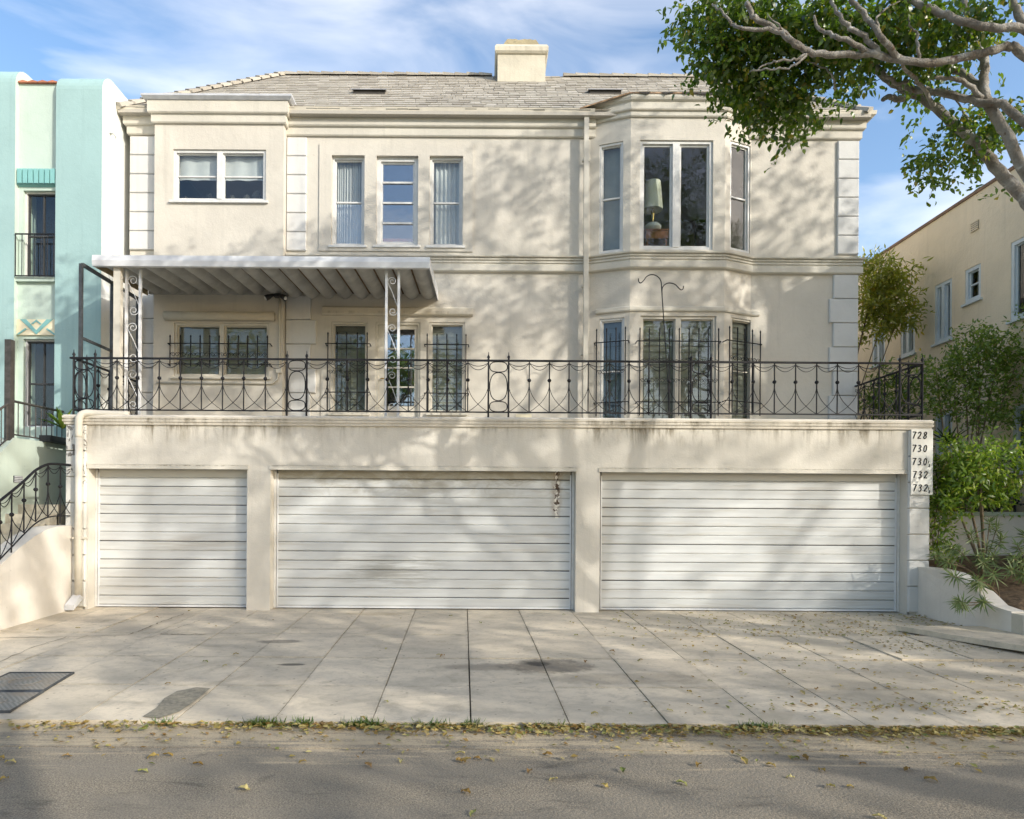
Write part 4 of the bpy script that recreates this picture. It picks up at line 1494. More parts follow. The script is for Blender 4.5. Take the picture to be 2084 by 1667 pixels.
# number board with painted house numbers
bx0, bz1 = at(1853, 874, -.05)
bx1, bz0 = at(1896, 1007, -.05)
sign = thing('number_board', 'white board of painted house numbers on the right garage corner', 'sign', (bx0, -.05, bz0))
MB().box(bx0, bx1, -.075, -.055, bz0, bz1).build('board', m_sign, sign)
DIG = {
    '7': [[(0, 1), (.75, 1), (.62, .78), (.45, .4), (.35, 0)]],
    '2': [[(.05, .78), (.2, .97), (.45, 1), (.65, .85), (.62, .62), (.35, .32), (.05, .02), (.4, .05), (.75, 0)]],
    '8': [[(.4, .53), (.15, .68), (.15, .88), (.38, 1), (.62, .88), (.62, .7), (.4, .53), (.12, .36), (.1, .12), (.36, 0), (.64, .12), (.66, .34), (.4, .53)]],
    '3': [[(.08, .9), (.32, 1), (.6, .88), (.58, .66), (.3, .55), (.62, .42), (.66, .15), (.4, 0), (.08, .08)]],
    '0': [[(.4, 1), (.14, .8), (.08, .45), (.18, .1), (.4, 0), (.62, .12), (.7, .5), (.62, .85), (.4, 1)]],
    '1': [[(.4, 1), (.32, 0)]],
    '/': [[(.7, 1), (.1, 0)]],
}


def digits(txt, x, z, h, name):
    mb = MB()
    cx = x
    for ch in txt:
        for st in DIG[ch]:
            pts = spline([(cx + (q[0] * .62 + q[1] * .14) * h, -.0775, z + q[1] * h) for q in st], 4)
            mb.tube(pts, .0085 if h > .06 else .005, 5)
        cx += h * .86
    mb.build(name, m_ink, sign)


for i, (txt, half) in enumerate((('728', 0), ('730', 0), ('730', 1), ('732', 0), ('732', 1))):
    px = 1856 + (1 if i > 2 else 0)
    x, z = at(px, 892.5 + 26.8 * i, -.077)
    digits(txt, x, z, .105, 'number')
    if half:
        xh, zh_ = at(1888.5, 889 + 26.8 * i + 3, -.077)
        digits('1', xh, zh_ + .02, .038, 'half_mark')
        digits('2', xh + .012, zh_ - .035, .038, 'half_mark')

# ------------------------------------------------------------------ terrace railing
ZR1, ZR0 = 4.045, 3.215
rail = thing('terrace_railing', 'black wrought iron railing with swags and oval panels along the terrace', 'railing', (0.2, .05, 3.12))
YR = .06
xA, xB = -6.64, 7.03


def arc_pts(p, q, sag, n=9):
    out = []
    for k in range(n + 1):
        t = k / n
        v = p.lerp(q, t)
        v.z -= sag * 4 * t * (1 - t)
        out.append(v)
    return out


MED = MB().lathe([(.0, -.032), (.022, -.024), (.034, 0), (.022, .024), (.0, .032)], (0, 0, 0), 10).mesh('medallion', m_iron, smooth_=True)


def baluster(parent, p, zt, zb, med=True):
    """p: plan position"""
    b = MB().tube([(p[0], p[1], zb), (p[0], p[1], zt)], .0105, 6).build('baluster', m_iron, parent)
    if med:
        zm = zb + (zt - zb) * .625
        place('medallion', MED, b, (p[0], p[1], zm))
        b2 = b


def bay_fill(parent, p, q, zt0, zb0, zt1, zb1, arcs=True):
    """two hanging swags under the rail and two crossing arcs between balusters p and q"""
    P, Q = Vector((p[0], p[1], zt0)), Vector((q[0], q[1], zt1))
    mb = MB()
    dn = Vector((0, 0, -.03))
    mb.tube(arc_pts(P + dn, Q + dn, .055), .0062, 4)
    mb.tube(arc_pts(P + dn, Q + dn, .115), .0062, 4)
    mb.build('swag', m_iron, parent)
    h0, h1 = zt0 - zb0, zt1 - zb1
    mb = MB()
    for s in (0, 1):
        (a, za, ha), (b, zb_, hb) = ((p, zb0, h0), (q, zb1, h1))[::1 if s == 0 else -1]
        pts = []
        for k in range(10):
            t = k / 9
            # leaves the medallion steeply and flattens towards the foot of the next baluster
            x = a[0] + (b[0] - a[0]) * (t ** 2.3)
            y = a[1] + (b[1] - a[1]) * (t ** 2.3)
            z = (za + ha * .59) * (1 - t) + zb_ * t
            pts.append((x, y, z))
        mb.tube(pts, .0062, 4)
    mb.build('crossing_arcs', m_iron, parent)


def oval(mb, c, ru, rz, du, n=24, r=.0085, sq=0.75):
    pts = []
    for k in range(n):
        a = 2 * math.pi * k / n
        ca, sa = math.cos(a), math.sin(a)
        e = sq
        pts.append((c[0] + du[0] * ru * math.copysign(abs(ca) ** e, ca), c[1] + du[1] * ru * math.copysign(abs(ca) ** e, ca), c[2] + rz * math.copysign(abs(sa) ** e, sa)))
    mb.tube(pts, r, 5, True)


FIN = MB().lathe([(.012, 0), (.024, .02), (.014, .035), (.026, .06), (.018, .085), (.008, .095), (.006, .13), (.002, .15)], (0, 0, 0), 8).mesh('finial', m_iron, smooth_=True)


def oval_panel(parent, p, q, zt, zb, foot=.10):
    for r_ in (p, q):
        b = MB().tube([(r_[0], r_[1], zb - foot), (r_[0], r_[1], zt + .005)], .017, 6).build('post', m_iron, parent)
        place('finial', FIN, b, (r_[0], r_[1], zt))
    c = ((p[0] + q[0]) / 2, (p[1] + q[1]) / 2)
    L = math.hypot(q[0] - p[0], q[1] - p[1])
    du = ((q[0] - p[0]) / L, (q[1] - p[1]) / L)
    H = zt - zb
    mb = MB()
    ru = L / 2 - .022
    oval(mb, (c[0], c[1], zt - H * .115), ru, H * .10, du)
    oval(mb, (c[0], c[1], zt - H * .50), ru, H * .275, du, 28, .0085, .85)
    oval(mb, (c[0], c[1], zb + H * .11), ru, H * .10, du)
    mb.build('oval_panel', m_iron, parent)


def px_x(p):
    return (p - PX + ROLL * (790 - PY)) * (YR + DIST) / F


seq = [('P', 150, 193.5), ('B', [238, 280, 324, 367, 410, 453, 496, 540]), ('P', 584, 624), ('B', [666, 707.5, 748, 788, 831, 871, 911, 952]), ('P', 994, 1035),
       ('B', [1077, 1118, 1158, 1197, 1240, 1280, 1320, 1362]), ('P', 1406, 1447), ('B', [1490, 1533, 1576, 1619, 1662, 1704, 1747, 1789]), ('P', 1831, 1877)]
for i, s in enumerate(seq):
    if s[0] == 'P':
        oval_panel(rail, (px_x(s[1]), YR), (px_x(s[2]), YR), ZR1, ZR0)
    else:
        xs = [px_x(p) for p in s[1]]
        for k, x in enumerate(xs):
            baluster(rail, (x, YR), ZR1, ZR0, not (s[1][k] == 1197))
        full = [px_x(seq[i - 1][2])] + xs + [px_x(seq[i + 1][1])]
        for k in range(len(full) - 1):
            bay_fill(rail, (full[k], YR), (full[k + 1], YR), ZR1, ZR0, ZR1, ZR0)
x0r, x1r = px_x(150), px_x(1877)
MB().box(x0r - .06, x1r + .02, YR - .02, YR + .02, ZR1 - .008, ZR1 + .02).build('top_rail', m_iron, rail)
MB().box(x0r, x1r, YR - .013, YR + .013, ZR0 - .012, ZR0 + .008).build('bottom_rail', m_iron, rail)
for xs_, side in ((x0r, 'L'), (x1r, 'R')):
    ys = [YR + .36, YR + .70, YR + 1.04, YR + 1.38, YR + 1.70]
    oval_panel(rail, (xs_, YR + .001), (xs_, ys[0]), ZR1, ZR0, .05)
    for y in ys[1:]:
        baluster(rail, (xs_, y), ZR1, ZR0)
    ff = ys + [YW]
    for k in range(len(ff) - 1):
        bay_fill(rail, (xs_, ff[k]), (xs_, ff[k + 1]), ZR1, ZR0, ZR1, ZR0)
    MB().box(xs_ - .02, xs_ + .02, YR + .021, YW, ZR1 - .006, ZR1 + .018).build('top_rail', m_iron, rail)
    MB().box(xs_ - .013, xs_ + .013, YR + .014, YW, ZR0 - .012, ZR0 + .008).build('bottom_rail', m_iron, rail)

# shepherd's hook
yh = .45
hk = lambda px, py: (at(px, py, yh)[0], yh, at(px, py, yh)[1])
t = thing('garden_hook', 'tall thin iron double hook standing on the terrace before the bay', 'hook', (hk(1362, 860)[0], yh, 3.0))
base = hk(1363, 862)
MB().tube([(base[0], yh, 2.96), hk(1359, 771), hk(1349, 625), hk(1346.5, 590)], .009, 6).build('pole', m_iron, t)
MB().tube(spline([hk(1346.5, 590), hk(1345, 572), hk(1337, 562), hk(1326, 559), hk(1316, 563), hk(1310, 571), hk(1304, 576), hk(1300, 573), hk(1299.5, 567)], 4), .009, 6).build('hook_arm', m_iron, t, True)
MB().tube(spline([hk(1347.5, 600), hk(1348, 586), hk(1355, 578), hk(1364, 576), hk(1374, 579), hk(1381, 586), hk(1386, 590), hk(1390, 588), hk(1391, 582)], 4), .009, 6).build('hook_arm', m_iron, t, True)

x, z = at(1066, 848, .0)
tag(MB().hexa([(x - .13, .0, 3.121), (x + .13, .0, 3.121), (x + .13, .12, 3.121), (x - .13, .12, 3.121), (x - .125, .005, 3.175), (x + .125, .01, 3.18), (x + .125, .115, 3.18), (x - .125, .115, 3.175)]).build('brick', m_butter, None, base=(x, .06, 3.121)),
    'small yellowish brick lying on the terrace edge under the railing', 'brick')

# ------------------------------------------------------------------ awning
YA0, YA1 = .10, YP
ax0, ax1 = at(189, 530, YA0)[0], at(875, 530, YA0)[0]
az1, az0 = at(530, 522, YA0)[1], at(530, 544, YA0)[1]
aw = thing('awning', 'white aluminium patio awning with ribbed pans over the left terrace', 'awning', ((ax0 + ax1) / 2, YA0, 3.0))
MB().add([], []).v
mb = MB()
mb.prism([(YA0 - .02, az0), (YA0 + .05, az0), (YA0 + .05, az0 + .015), (YA0, az0 + .015), (YA0, az1 - .015), (YA0 + .05, az1 - .015), (YA0 + .05, az1), (YA0 - .02, az1), (YA0 - .035, (az0 + az1) / 2)],
         lambda p, q, t_: (t_, p, q), ax0, ax1)
mb.build('fascia', m_alu, aw)
bz = at(600, 600, YP)[1] + .02
for X, nm in ((ax0, 0), (ax1, 1)):
    ye = YP if nm == 0 else YW
    mb = MB()
    dx_ = .012 if nm == 0 else -.012
    mb.hexa([(X, YA0 + .051, az0), (X + dx_, YA0 + .051, az0), (X + dx_, ye, bz - .05), (X, ye, bz - .05), (X, YA0 + .051, az1), (X + dx_, YA0 + .051, az1), (X + dx_, ye, bz + .15), (X, ye, bz + .15)])
    mb.build('side_fascia', m_alu if nm else plain('tan_fascia', (.40, .31, .18), .6, .2), aw)
npan = 17
pw = (ax1 - ax0 - .06) / npan
for k in range(npan):
    a = ax0 + .03 + k * pw
    prof = []
    nseg = 10
    for i in range(nseg + 1):
        t_ = i / nseg
        prof.append((a + pw * (.09 + .82 * t_), -.085 * math.sin(math.pi * t_) ** .8))
    outer = [(a + .002, .04)] + prof + [(a + pw - .002, .04)]
    mb = MB()
    vs = []
    ye = YP - .01 if a + pw / 2 < XPR else YW - .01
    for (X, dz) in outer:
        vs += [(X, YA0 + .002, az0 + .10 + dz), (X, ye, bz + .05 + dz)]
    mb.add(vs, [(2 * i, 2 * i + 2, 2 * i + 3, 2 * i + 1) for i in range(len(outer) - 1)])
    mb.add([(a, YA0 + .002, az0 + .141), (a + pw, YA0 + .002, az0 + .141), (a + pw, ye, bz + .091), (a, ye, bz + .091)], [(0, 1, 2, 3)])
    pn = mb.build('roof_pan', m_pan, aw)
    MB().hexa([(a - .016, YA0 + .01, az0 + .118), (a + .016, YA0 + .01, az0 + .118), (a + .016, ye, bz + .068), (a - .016, ye, bz + .068), (a - .016, YA0 + .01, az0 + .13), (a + .016, YA0 + .01, az0 + .13), (a + .016, ye, bz + .08), (a - .016, ye, bz + .08)]).build('seam', m_seam, pn)  # dark brown strip along the crease between neighbouring pans
MB().box(ax0 + .05, XPR - .02, YP - .05, YP - .003, bz - .035, bz + .10).build('wall_ledger', m_pan, aw)


def lace_post(px0, px1, y):
    a, b = at(px0, 700, y)[0], at(px1, 700, y)[0]
    zt, zb = az0 + .02, 3.0
    p = MB()
    p.box(a - .02, a + .02, y - .02, y + .02, zb, zt)
    post = p.build('post', m_alu, aw)
    MB().box(b - .02, b + .02, y - .02, y + .02, zb, zt).build('upright', m_alu, post)
    u0, u1 = a + .02, b - .02
    frp = frame(0, y, 1, 0)
    z = zt - .18
    wd = u1 - u0
    k = 0
    while z > zb + .3:
        mb = MB()
        scroll(mb, frp, u0 + .004, z, wd * .44, 0, 1, 1, 1.4, .006)
        mb.tube([frp(u0, 0, z - .02), frp((u0 + u1) / 2, 0, z - .20), frp(u1, 0, z - .42)], .006, 4)
        scroll(mb, frp, u1 - .004, z - .50, wd * .44, 0, -1, -1, 1.4, .006)
        mb.build('scroll', m_alu, post)
        z -= .78


lace_post(786, 811, YA0 + .16)
lace_post(257, 285, YA0 + .20)
xs = at(240, 700, YA0 + .1)[0]
MB().box(xs - .055, xs + .055, YA0 + .055, YA0 + .15, 3.0, az0 + .03).build('square_post', m_cream_paint, aw)

# dark metal screen frame at the left end of the terrace
xf = -6.60
t = thing('screen_frame', 'empty dark metal screen frame rising above the left end of the railing', 'frame', (xf, .15, 3.0))
zt = at(158, 537, .12)[1]
zm = at(158, 687, .12)[1]
for y in (.12, 1.05, 1.95):
    MB().box(xf - .025, xf + .025, y - .025, y + .025, 2.98, zt - .026 if y > .2 else zt).build('post', m_frame_iron, t)
MB().box(xf - .025, xf + .025, .146, 1.976, zt - .025, zt + .025).build('top_bar', m_frame_iron, t)
MB().box(xf - .02, xf + .02, .146, 1.02, zm - .02, zm + .02).build('middle_bar', m_frame_iron, t)
MB().box(xf - .02, xf + .02, 1.08, 1.92, zm - .02, zm + .02).build('middle_bar', m_frame_iron, t)

# ------------------------------------------------------------------ left stair
t = thing('stair_wall', 'curved cream stucco wall beside the left garage door', 'wall', (-6.7, -1.0, -.1))
out = []
for (px, py) in ((153, 1069), (120, 1071), (95, 1078), (70, 1092), (40, 1115), (0, 1150), (-60, 1205), (-110, 1262)):
    out.append(atx(px, py, -6.62))
bot = [(-3.4, drive_z(-3.4) - .1), (.25, -.2)]
poly = [(.25, out[0][1])] + out + [(-3.4, .02)] + bot
mb = MB()
mb.prism(poly, lambda p, q, t_: (t_, p, q), -6.95, -6.62)
mb.build('wall', m_planter, t)
outl = out
stair = thing('stair', 'grey concrete steps climbing behind the curved wall on the left', 'steps', (-7.6, -2.5, -.1))
for k in range(11):
    y0 = -2.9 + .30 * k
    z = .12 + .155 * k
    MB().box(-7.59, -6.96, y0, y0 + .34 if k < 10 else 1.38, -.2, z).build('step', m_step, stair)

lr = thing('stair_railing', 'black iron railing with swags curving down the left stair wall', 'railing', (-6.78, -1, .8))
XS = -6.66
tops = [(147, 947), (123, 945), (98, 945), (73, 957), (49, 979), (24, 1000), (0, 1019), (-26, 1040), (-55, 1066)]
bots = [(149, 1050), (125, 1050), (101, 1052), (77, 1062), (52, 1084), (28, 1109), (2, 1136), (-25, 1165), (-52, 1195)]
T = [atx(*q, XS) for q in tops]
Bm = [atx(*q, XS) for q in bots]
MB().tube(spline([(XS, *q) for q in T], 4), .02, 8).build('top_rail', m_iron, lr, True)
MB().tube(spline([(XS, *q) for q in Bm], 4), .011, 6).build('bottom_rail', m_iron, lr, True)
for k in range(1, len(T)):
    baluster(lr, (XS, T[k][0]), T[k][1], Bm[k][1] - (.12 if k in (1, 5) else 0))
for k in range(len(T) - 1):
    bay_fill(lr, (XS, T[k][0]), (XS, T[k + 1][0]), T[k][1], Bm[k][1], T[k + 1][1], Bm[k + 1][1])

# ------------------------------------------------------------------ mint building
YM, XM = 1.41, -7.00
mint = thing('mint_building', 'mint green art deco building with rounded piers at the left edge', 'building', (-9, YM, 0))
xp0 = at(113, 400, YM)[0]
xq1 = at(30, 400, YM)[0]
zp = at(160, 143, YM)[1]


def pier(x0, x1, ztop, mats):
    prof = [(YM, -.3), (YM, ztop - .34)]
    for k in range(1, 9):
        a = k / 8 * math.pi / 2
        prof.append((YM + .34 - .34 * math.cos(a), ztop - .34 + .34 * math.sin(a)))
    prof += [(14, ztop), (14, -.3)]
    mb = MB()
    n = len(prof)
    vs = [(x0, p, q) for p, q in prof] + [(x1, p, q) for p, q in prof]
    mb.add(vs, [(i, (i + 1) % n, (i + 1) % n + n, i + n) for i in range(n)])
    mb.build('pier_front', mats[0], mint)
    MB().add([(x1 + .001, p, q) for p, q in prof], [tuple(range(n))]).build('pier_side', mats[1], mint)
    MB().add([(x0 - .001, p, q) for p, q in prof], [tuple(range(n))]).build('pier_side', mats[1], mint)


pier(xp0, XM, zp, (m_mint, m_white_stucco))
pier(xq1 - 2.2, xq1, zp + .12, (m_mint, m_mint_pale))
YRC = YM + .10
zr = at(70, 171, YRC)[1]
mb = MB()
Wu = rect(47, 116, 388, 566, YRC)
Wl = rect(47, 117, 690, 869, YRC)
wall_sheet(mb, frame(0, YRC, 1, 0), xq1, xp0, -.3, zr, [Wu, Wl], .16)
mb.add([(xq1, YRC, zr), (xp0, YRC, zr), (xp0, 14, zr), (xq1, 14, zr)], [(0, 1, 2, 3)])
mb.build('recessed_wall', m_mint_pale, mint)
mb = MB()
mb.box(xq1 + .002, xp0 - .002, YRC + .5, YRC + .55, 0, zr - .1)
mb.build('inner_wall', m_dark, mint)
for k in range(4):
    a = xq1 + .01 + (xp0 - xq1 - .02) * k / 4
    b = a + (xp0 - xq1 - .02) / 4 - .008
    MB().prism([(a, zr), (b, zr), (b, zr + .02), ((a + b) / 2, zr + .045), (a, zr + .02)], lambda p, q, t_: (p, t_, q), YRC - .05, YRC + .3).build('coping_tile', m_redtile, mint)
z1d, z0d = at(75, 346, YRC)[1], at(75, 378, YRC)[1]
MB().box(xq1 + .002, xp0 - .002, YRC - .05, YRC + .01, z0d - .0, z1d).build('dentil_band', m_mint_dark, mint)
nd = 7
for k in range(nd):
    a = xq1 + .03 + k * (xp0 - xq1 - .04) / nd
    MB().box(a, a + .075, YRC - .085, YRC - .051, z0d + .01, z1d - .015).build('dentil', m_mint_dark, mint)
MB().hexa([(xq1 + .002, YRC - .05, z0d - .002), (xp0 - .002, YRC - .05, z0d - .002), (xp0 - .002, YRC + .14, z0d - .11), (xq1 + .10, YRC + .14, z0d - .11),
           (xq1 + .002, YRC - .05, z0d - .001), (xp0 - .002, YRC - .05, z0d - .001), (xp0 - .002, YRC + .14, z0d - .03), (xq1 + .10, YRC + .14, z0d - .03)]).build('soffit', m_mint_dark, mint)
for H, nb in ((Wu, 0), (Wl, 1)):
    window(mint, frame(0, YRC, 1, 0), H, 1, mat=m_alu_trim if nb else m_white, t=.025, d=.10, rail=.5, sash=.03, sash_mat=m_sash_dark, sill=False, side_bars=1, glass=m_glass)
zs1, zs0 = at(75, 566, YRC)[1], at(75, 575, YRC)[1]
MB().box(xq1 + .003, xp0 - .003, YRC - .07, YRC + .10, zs0, zs1).build('sill', m_mint_pale, mint)
# chevron panel
zc1, zc0 = at(75, 651, YRC)[1], at(75, 683, YRC)[1]
MB().box(xq1 + .003, xp0 - .003, YRC - .035, YRC - .002, zc0, zc1).build('chevron_panel', m_butter, mint)
xc = (xq1 + xp0) / 2
hh = zc1 - zc0
wd = xp0 - xq1


def bar_(p, q, th):
    d = Vector((q[0] - p[0], q[1] - p[1])).normalized()
    s = Vector((-d.y, d.x)) * th / 2
    poly = [(p[0] - s.x, p[1] - s.y), (q[0] - s.x, q[1] - s.y), (q[0] + s.x, q[1] + s.y), (p[0] + s.x, p[1] + s.y)]
    MB().prism(poly, lambda a, b, t_: (a, t_, b), YRC - .048, YRC - .036).build('chevron_bar', m_mint_dark, mint)


def chev(poly):
    MB().prism(poly, lambda a, b, t_: (a, t_, b), YRC - .048, YRC - .036).build('chevron_bar', m_mint_dark, mint)


for sg in (-1, 1):
    chev([(xc + sg * wd * .40, zc1 - .004), (xc + sg * wd * .25, zc1 - .004), (xc + sg * .001, zc0 + hh * .30), (xc + sg * .001, zc0 + hh * .04)])
    chev([(xc + sg * wd * .13, zc1 - hh * .30), (xc + sg * wd * .08, zc1 - hh * .30), (xc + sg * .001, zc1 - hh * .14), (xc + sg * .001, zc1 - hh * .02)])
    chev([(xc + sg * wd * .49, zc0 + hh * .02), (xc + sg * wd * .43, zc0 + hh * .02), (xc + sg * wd * .24, zc0 + hh * .36), (xc + sg * wd * .27, zc0 + hh * .44)])
# balconet
bl = thing('balconet_rail', 'small black iron rail across the upper mint building window', 'railing', (xq1, YRC - .12, zs1))
zb1, zb0 = at(75, 477, YRC - .1)[1], at(75, 562, YRC - .1)[1]
MB().box(xq1 + .02, xp0 - .01, YRC - .12, YRC - .10, zb1 - .01, zb1 + .012).build('top_rail', m_iron, bl)
MB().box(xq1 + .02, xp0 - .01, YRC - .12, YRC - .10, zb0 - .01, zb0 + .01).build('bottom_rail', m_iron, bl)
for k in range(7):
    x = xq1 + .03 + k * (xp0 - xq1 - .05) / 6
    MB().tube([(x, YRC - .11, zb0), (x, YRC - .11, zb1)], .008, 5).build('baluster', m_iron, bl)
# conductor head on the side wall
t = thing('conductor_head', 'white conductor head with thin pipe on the white side wall of the mint building', 'downspout', (XM + .05, 1.9, 3))
yv, zv = atx(233, 262, XM + .06)
MB().hexa([(XM + .003, yv - .08, zv - .12), (XM + .06, yv - .08, zv - .12), (XM + .06, yv + .08, zv - .12), (XM + .003, yv + .08, zv - .12), (XM + .003, yv - .15, zv + .1), (XM + .11, yv - .15, zv + .1), (XM + .11, yv + .15, zv + .1), (XM + .003, yv + .15, zv + .1)]).build('hopper', m_white_stucco, t)
MB().box(XM + .01, XM + .05, yv - .04, yv + .04, 2.5, zv - .121).build('pipe', m_white_stucco, t)

# mint stair wall with railing
XG = -7.60
tp = [atx(-60, 975, XG), atx(0, 922, XG), atx(30, 891, XG), (YM - .01, atx(136, 905, XG)[1])]
yv2 = [(p, q) for p, q in tp]
t = thing('mint_stair_wall', 'mint green stucco wall with peaked top along the neighbouring stair', 'wall', (XG, 1.2, 0))
poly = [(-2.9, .4)] + yv2 + [(YM - .01, -.2), (-2.9, -.2)]
mb = MB()
mb.prism(poly, lambda p, q, t_: (t_, p, q), XG - .22, XG)
mb.build('wall', stucco('pale_mint_wall', (0.47, 0.545, 0.48), bmp=.2), t)
y0_, z0_ = atx(27, 968, XG)
y1_, z1_ = atx(45, 983, XG)
mb = MB().box(XG, XG + .012, y0_, y1_, z1_, z0_)
vt = mb.build('vent', m_frame_iron, t)
for k in range(4):
    zz = z1_ + (z0_ - z1_) * (k + .5) / 4
    MB().box(XG + .012, XG + .02, y0_ + .01, y1_ - .01, zz - .008, zz + .008).build('louvre', m_alu_trim, vt)
t = thing('picket_railing', 'plain brown iron picket railing with a tall post on the mint stair wall', 'railing', (XG - .1, 1.0, 2.8))
XG2 = XG - .08
yp_, zp_ = atx(20, 692, XG2)
MB().box(XG2 - .05, XG2 + .05, yp_ - .05, yp_ + .05, 2.6, zp_).build('post', m_brown_iron, t)
tr0, tr1 = atx(25, 816, XG2), atx(146, 842, XG2)
br0, br1 = atx(25, 884, XG2), atx(130, 900, XG2)
MB().tube([(XG2, *tr0), (XG2, *tr1)], .022, 6).build('top_rail', m_brown_iron, t)
MB().tube([(XG2, *br0), (XG2, *br1)], .014, 6).build('bottom_rail', m_brown_iron, t)
for k in range(1, 11):
    f_ = k / 11
    y_ = tr0[0] + (tr1[0] - tr0[0]) * f_
    MB().tube([(XG2, y_, br0[1] + (br1[1] - br0[1]) * f_), (XG2, y_, tr0[1] + (tr1[1] - tr0[1]) * f_)], .009, 5).build('picket', m_brown_iron, t)
tl, bl_ = atx(-70, 880, XG2), atx(-60, 960, XG2)
MB().tube([(XG2, *tr0), (XG2, *tl)], .022, 6).build('top_rail', m_brown_iron, t)
MB().tube([(XG2, *br0), (XG2, *bl_)], .014, 6).build('bottom_rail', m_brown_iron, t)
for k in range(1, 9):
    f_ = k / 8
    y_ = tr0[0] + (tl[0] - tr0[0]) * f_
    MB().tube([(XG2, y_, br0[1] + (bl_[1] - br0[1]) * f_), (XG2, y_, tr0[1] + (tl[1] - tr0[1]) * f_)], .009, 5).build('picket', m_brown_iron, t)
MB().box(XG2 - .04, XG2 + .04, -.62, -.54, 2.0, atx(0, 716, XG2)[1]).build('post', m_brown_iron, t)

# ------------------------------------------------------------------ tan building on the right
XT = 9.7
tan = thing('tan_building', 'tan stucco apartment building receding behind shrubs on the right', 'building', (XT, 6, 0))
zt_ = 7.96
fr_t = lambda u, d, z: (XT + d, u, z)      # u along +Y, d into the wall (+X)


def rect_x(px0, px1, py0, py1, X=XT):
    """px0 is the nearer (right) edge; py0 top / py1 bottom at mid width"""
    ya, yb = atx(px0, (py0 + py1) / 2, X)[0], atx(px1, (py0 + py1) / 2, X)[0]
    xm = (px0 + px1) / 2
    return min(ya, yb), max(ya, yb), atx(xm, py1, X)[1], atx(xm, py0, X)[1]


TW = [(rect_x(1937, 1902, 574, 695), 2), (rect_x(1996, 1964, 543, 613), 1), (rect_x(2135, 2057, 475, 640), 2), (rect_x(1862, 1833, 645, 723), 2), (rect_x(1801, 1775, 668, 742), 2),
      (rect_x(1938, 1903, 838, 925), 2), (rect_x(2130, 2060, 820, 960), 2)]
mb = MB()
wall_sheet(mb, fr_t, -1.2, 26, -.3, zt_, [h for h, _ in TW], .16)
mb.add([(XT, -1.2, -.3), (XT + 9, -1.2, -.3), (XT + 9, -1.2, zt_), (XT, -1.2, zt_)], [(0, 1, 2, 3)])
mb.add([(XT, -1.2, zt_), (XT + 9, -1.2, zt_), (XT + 9, 26, zt_), (XT, 26, zt_)], [(0, 1, 2, 3)])
mb.build('wall', m_tan, tan)
MB().box(XT - .03, XT + .25, -1.23, 26, zt_, zt_ + .06).build('coping', plain('brown_coping', (.22, .14, .09), .8, .2), tan)
MB().box(XT + .6, XT + .65, -1.1, 26, 0, zt_ - .1).build('inner_wall', m_dark, tan)
m_bluewhite = plain('pale_blue_trim', (0.62, 0.68, 0.70), .5, .06)
for h, nl in TW:
    wi = window(tan, fr_t, h, nl, mat=m_bluewhite, t=.07, d=.05, mullion=.09, rail=.5 if nl == 1 else None, sash=.03, glass=m_glass)
    curtain(wi, fr_t, h[0] + .08, h[1] - .08, h[2] + .06, h[3] - .06, .2, m_blind, .02, 8)
yv0, zv1 = atx(1992, 448, XT)
yv1, zv0 = atx(1977, 473, XT)
vt = MB().box(XT - .012, XT - .002, min(yv0, yv1), max(yv0, yv1), zv0, zv1).build('wall_vent', m_dark, tan)
for k in range(5):
    zz = zv0 + (zv1 - zv0) * k / 4
    MB().box(XT - .03, XT - .012, min(yv0, yv1) - .01, max(yv0, yv1) + .01, zz - .012, zz + .012).build('louvre', m_tan, vt)

# ------------------------------------------------------------------ right planter, low wall, fence
pl = thing('planter_wall', 'cream stucco planter wall curving out beside the right garage door', 'wall', (7.0, -.9, -.1))
otop = [atx(1862, 1153, 6.98), atx(1900, 1157, 6.98), atx(1935, 1166, 6.98), atx(1958, 1180, 6.98), atx(1985, 1205, 6.98), atx(2008, 1232, 6.98), atx(2030, 1241, 6.98)]
mb = MB()
ye = -1.85
poly = [(.1, otop[0][1])] + otop + [(ye, otop[-1][1] - .01), (ye, -.2), (.1, -.2)]
mb.prism(poly, lambda p, q, t_: (6.98 + t_ + max(0, (-.9 - p)) * .12, p, q), 0, .22)
mb.build('wall', m_planter, pl)
mb = MB()
mb.prism([(7.095, ye + .001), (7.095, ye - .2), (7.22, ye - .3), (7.4, ye - .3), (7.5, ye - .15), (7.5, ye + .1), (7.31, ye + .1)], lambda p, q, t_: (p, q, t_), -.2, otop[-1][1] - .03)
mb.build('end_block', stucco('worn_block', (.52, .49, .41), bmp=.7, patch=.2), pl)
soil = MB()
NXs, NYs = 14, 14
vs, fs = [], []
rso = random.Random(9)
for i in range(NXs + 1):
    for j in range(NYs + 1):
        X = 7.18 + (11.5 - 7.18) * i / NXs
        Y = -2.4 + (1.0 + 2.4) * j / NYs
        z = .16 + max(0, (Y + 1.9)) * .24 + (X - 7.18) * .05 + rso.uniform(-.04, .04)
        if i == 0 and Y < -1.6:
            z = .1
        vs.append((X, Y, z))
for i in range(NXs):
    for j in range(NYs):
        k = i * (NYs + 1) + j
        fs.append((k, k + NYs + 1, k + NYs + 2, k + 1))
soil.add(vs, fs)
structure(soil.build('planter_bed', m_soil))
structure(MB().box(7.2, XT - .01, 1.001, 14, -.3, 1.15).build('side_yard', m_soil))
t = thing('low_wall', 'low pale stucco wall with green coping behind the planter shrubs', 'wall', (8.5, .95, .5))
zw = at(1990, 1050, .95)[1]
MB().box(7.19, XT - .02, .80, .99, .2, zw).build('wall', m_planter, t)
MB().box(7.19, XT - .03, .76, 1.03, zw, zw + .07).build('coping', plain('green_coping', (.33, .38, .30), .7, .1), t)
t = thing('garden_fence', 'dark iron garden fence standing on the low wall behind the shrubs', 'fence', (8.5, .9, zw + .07))
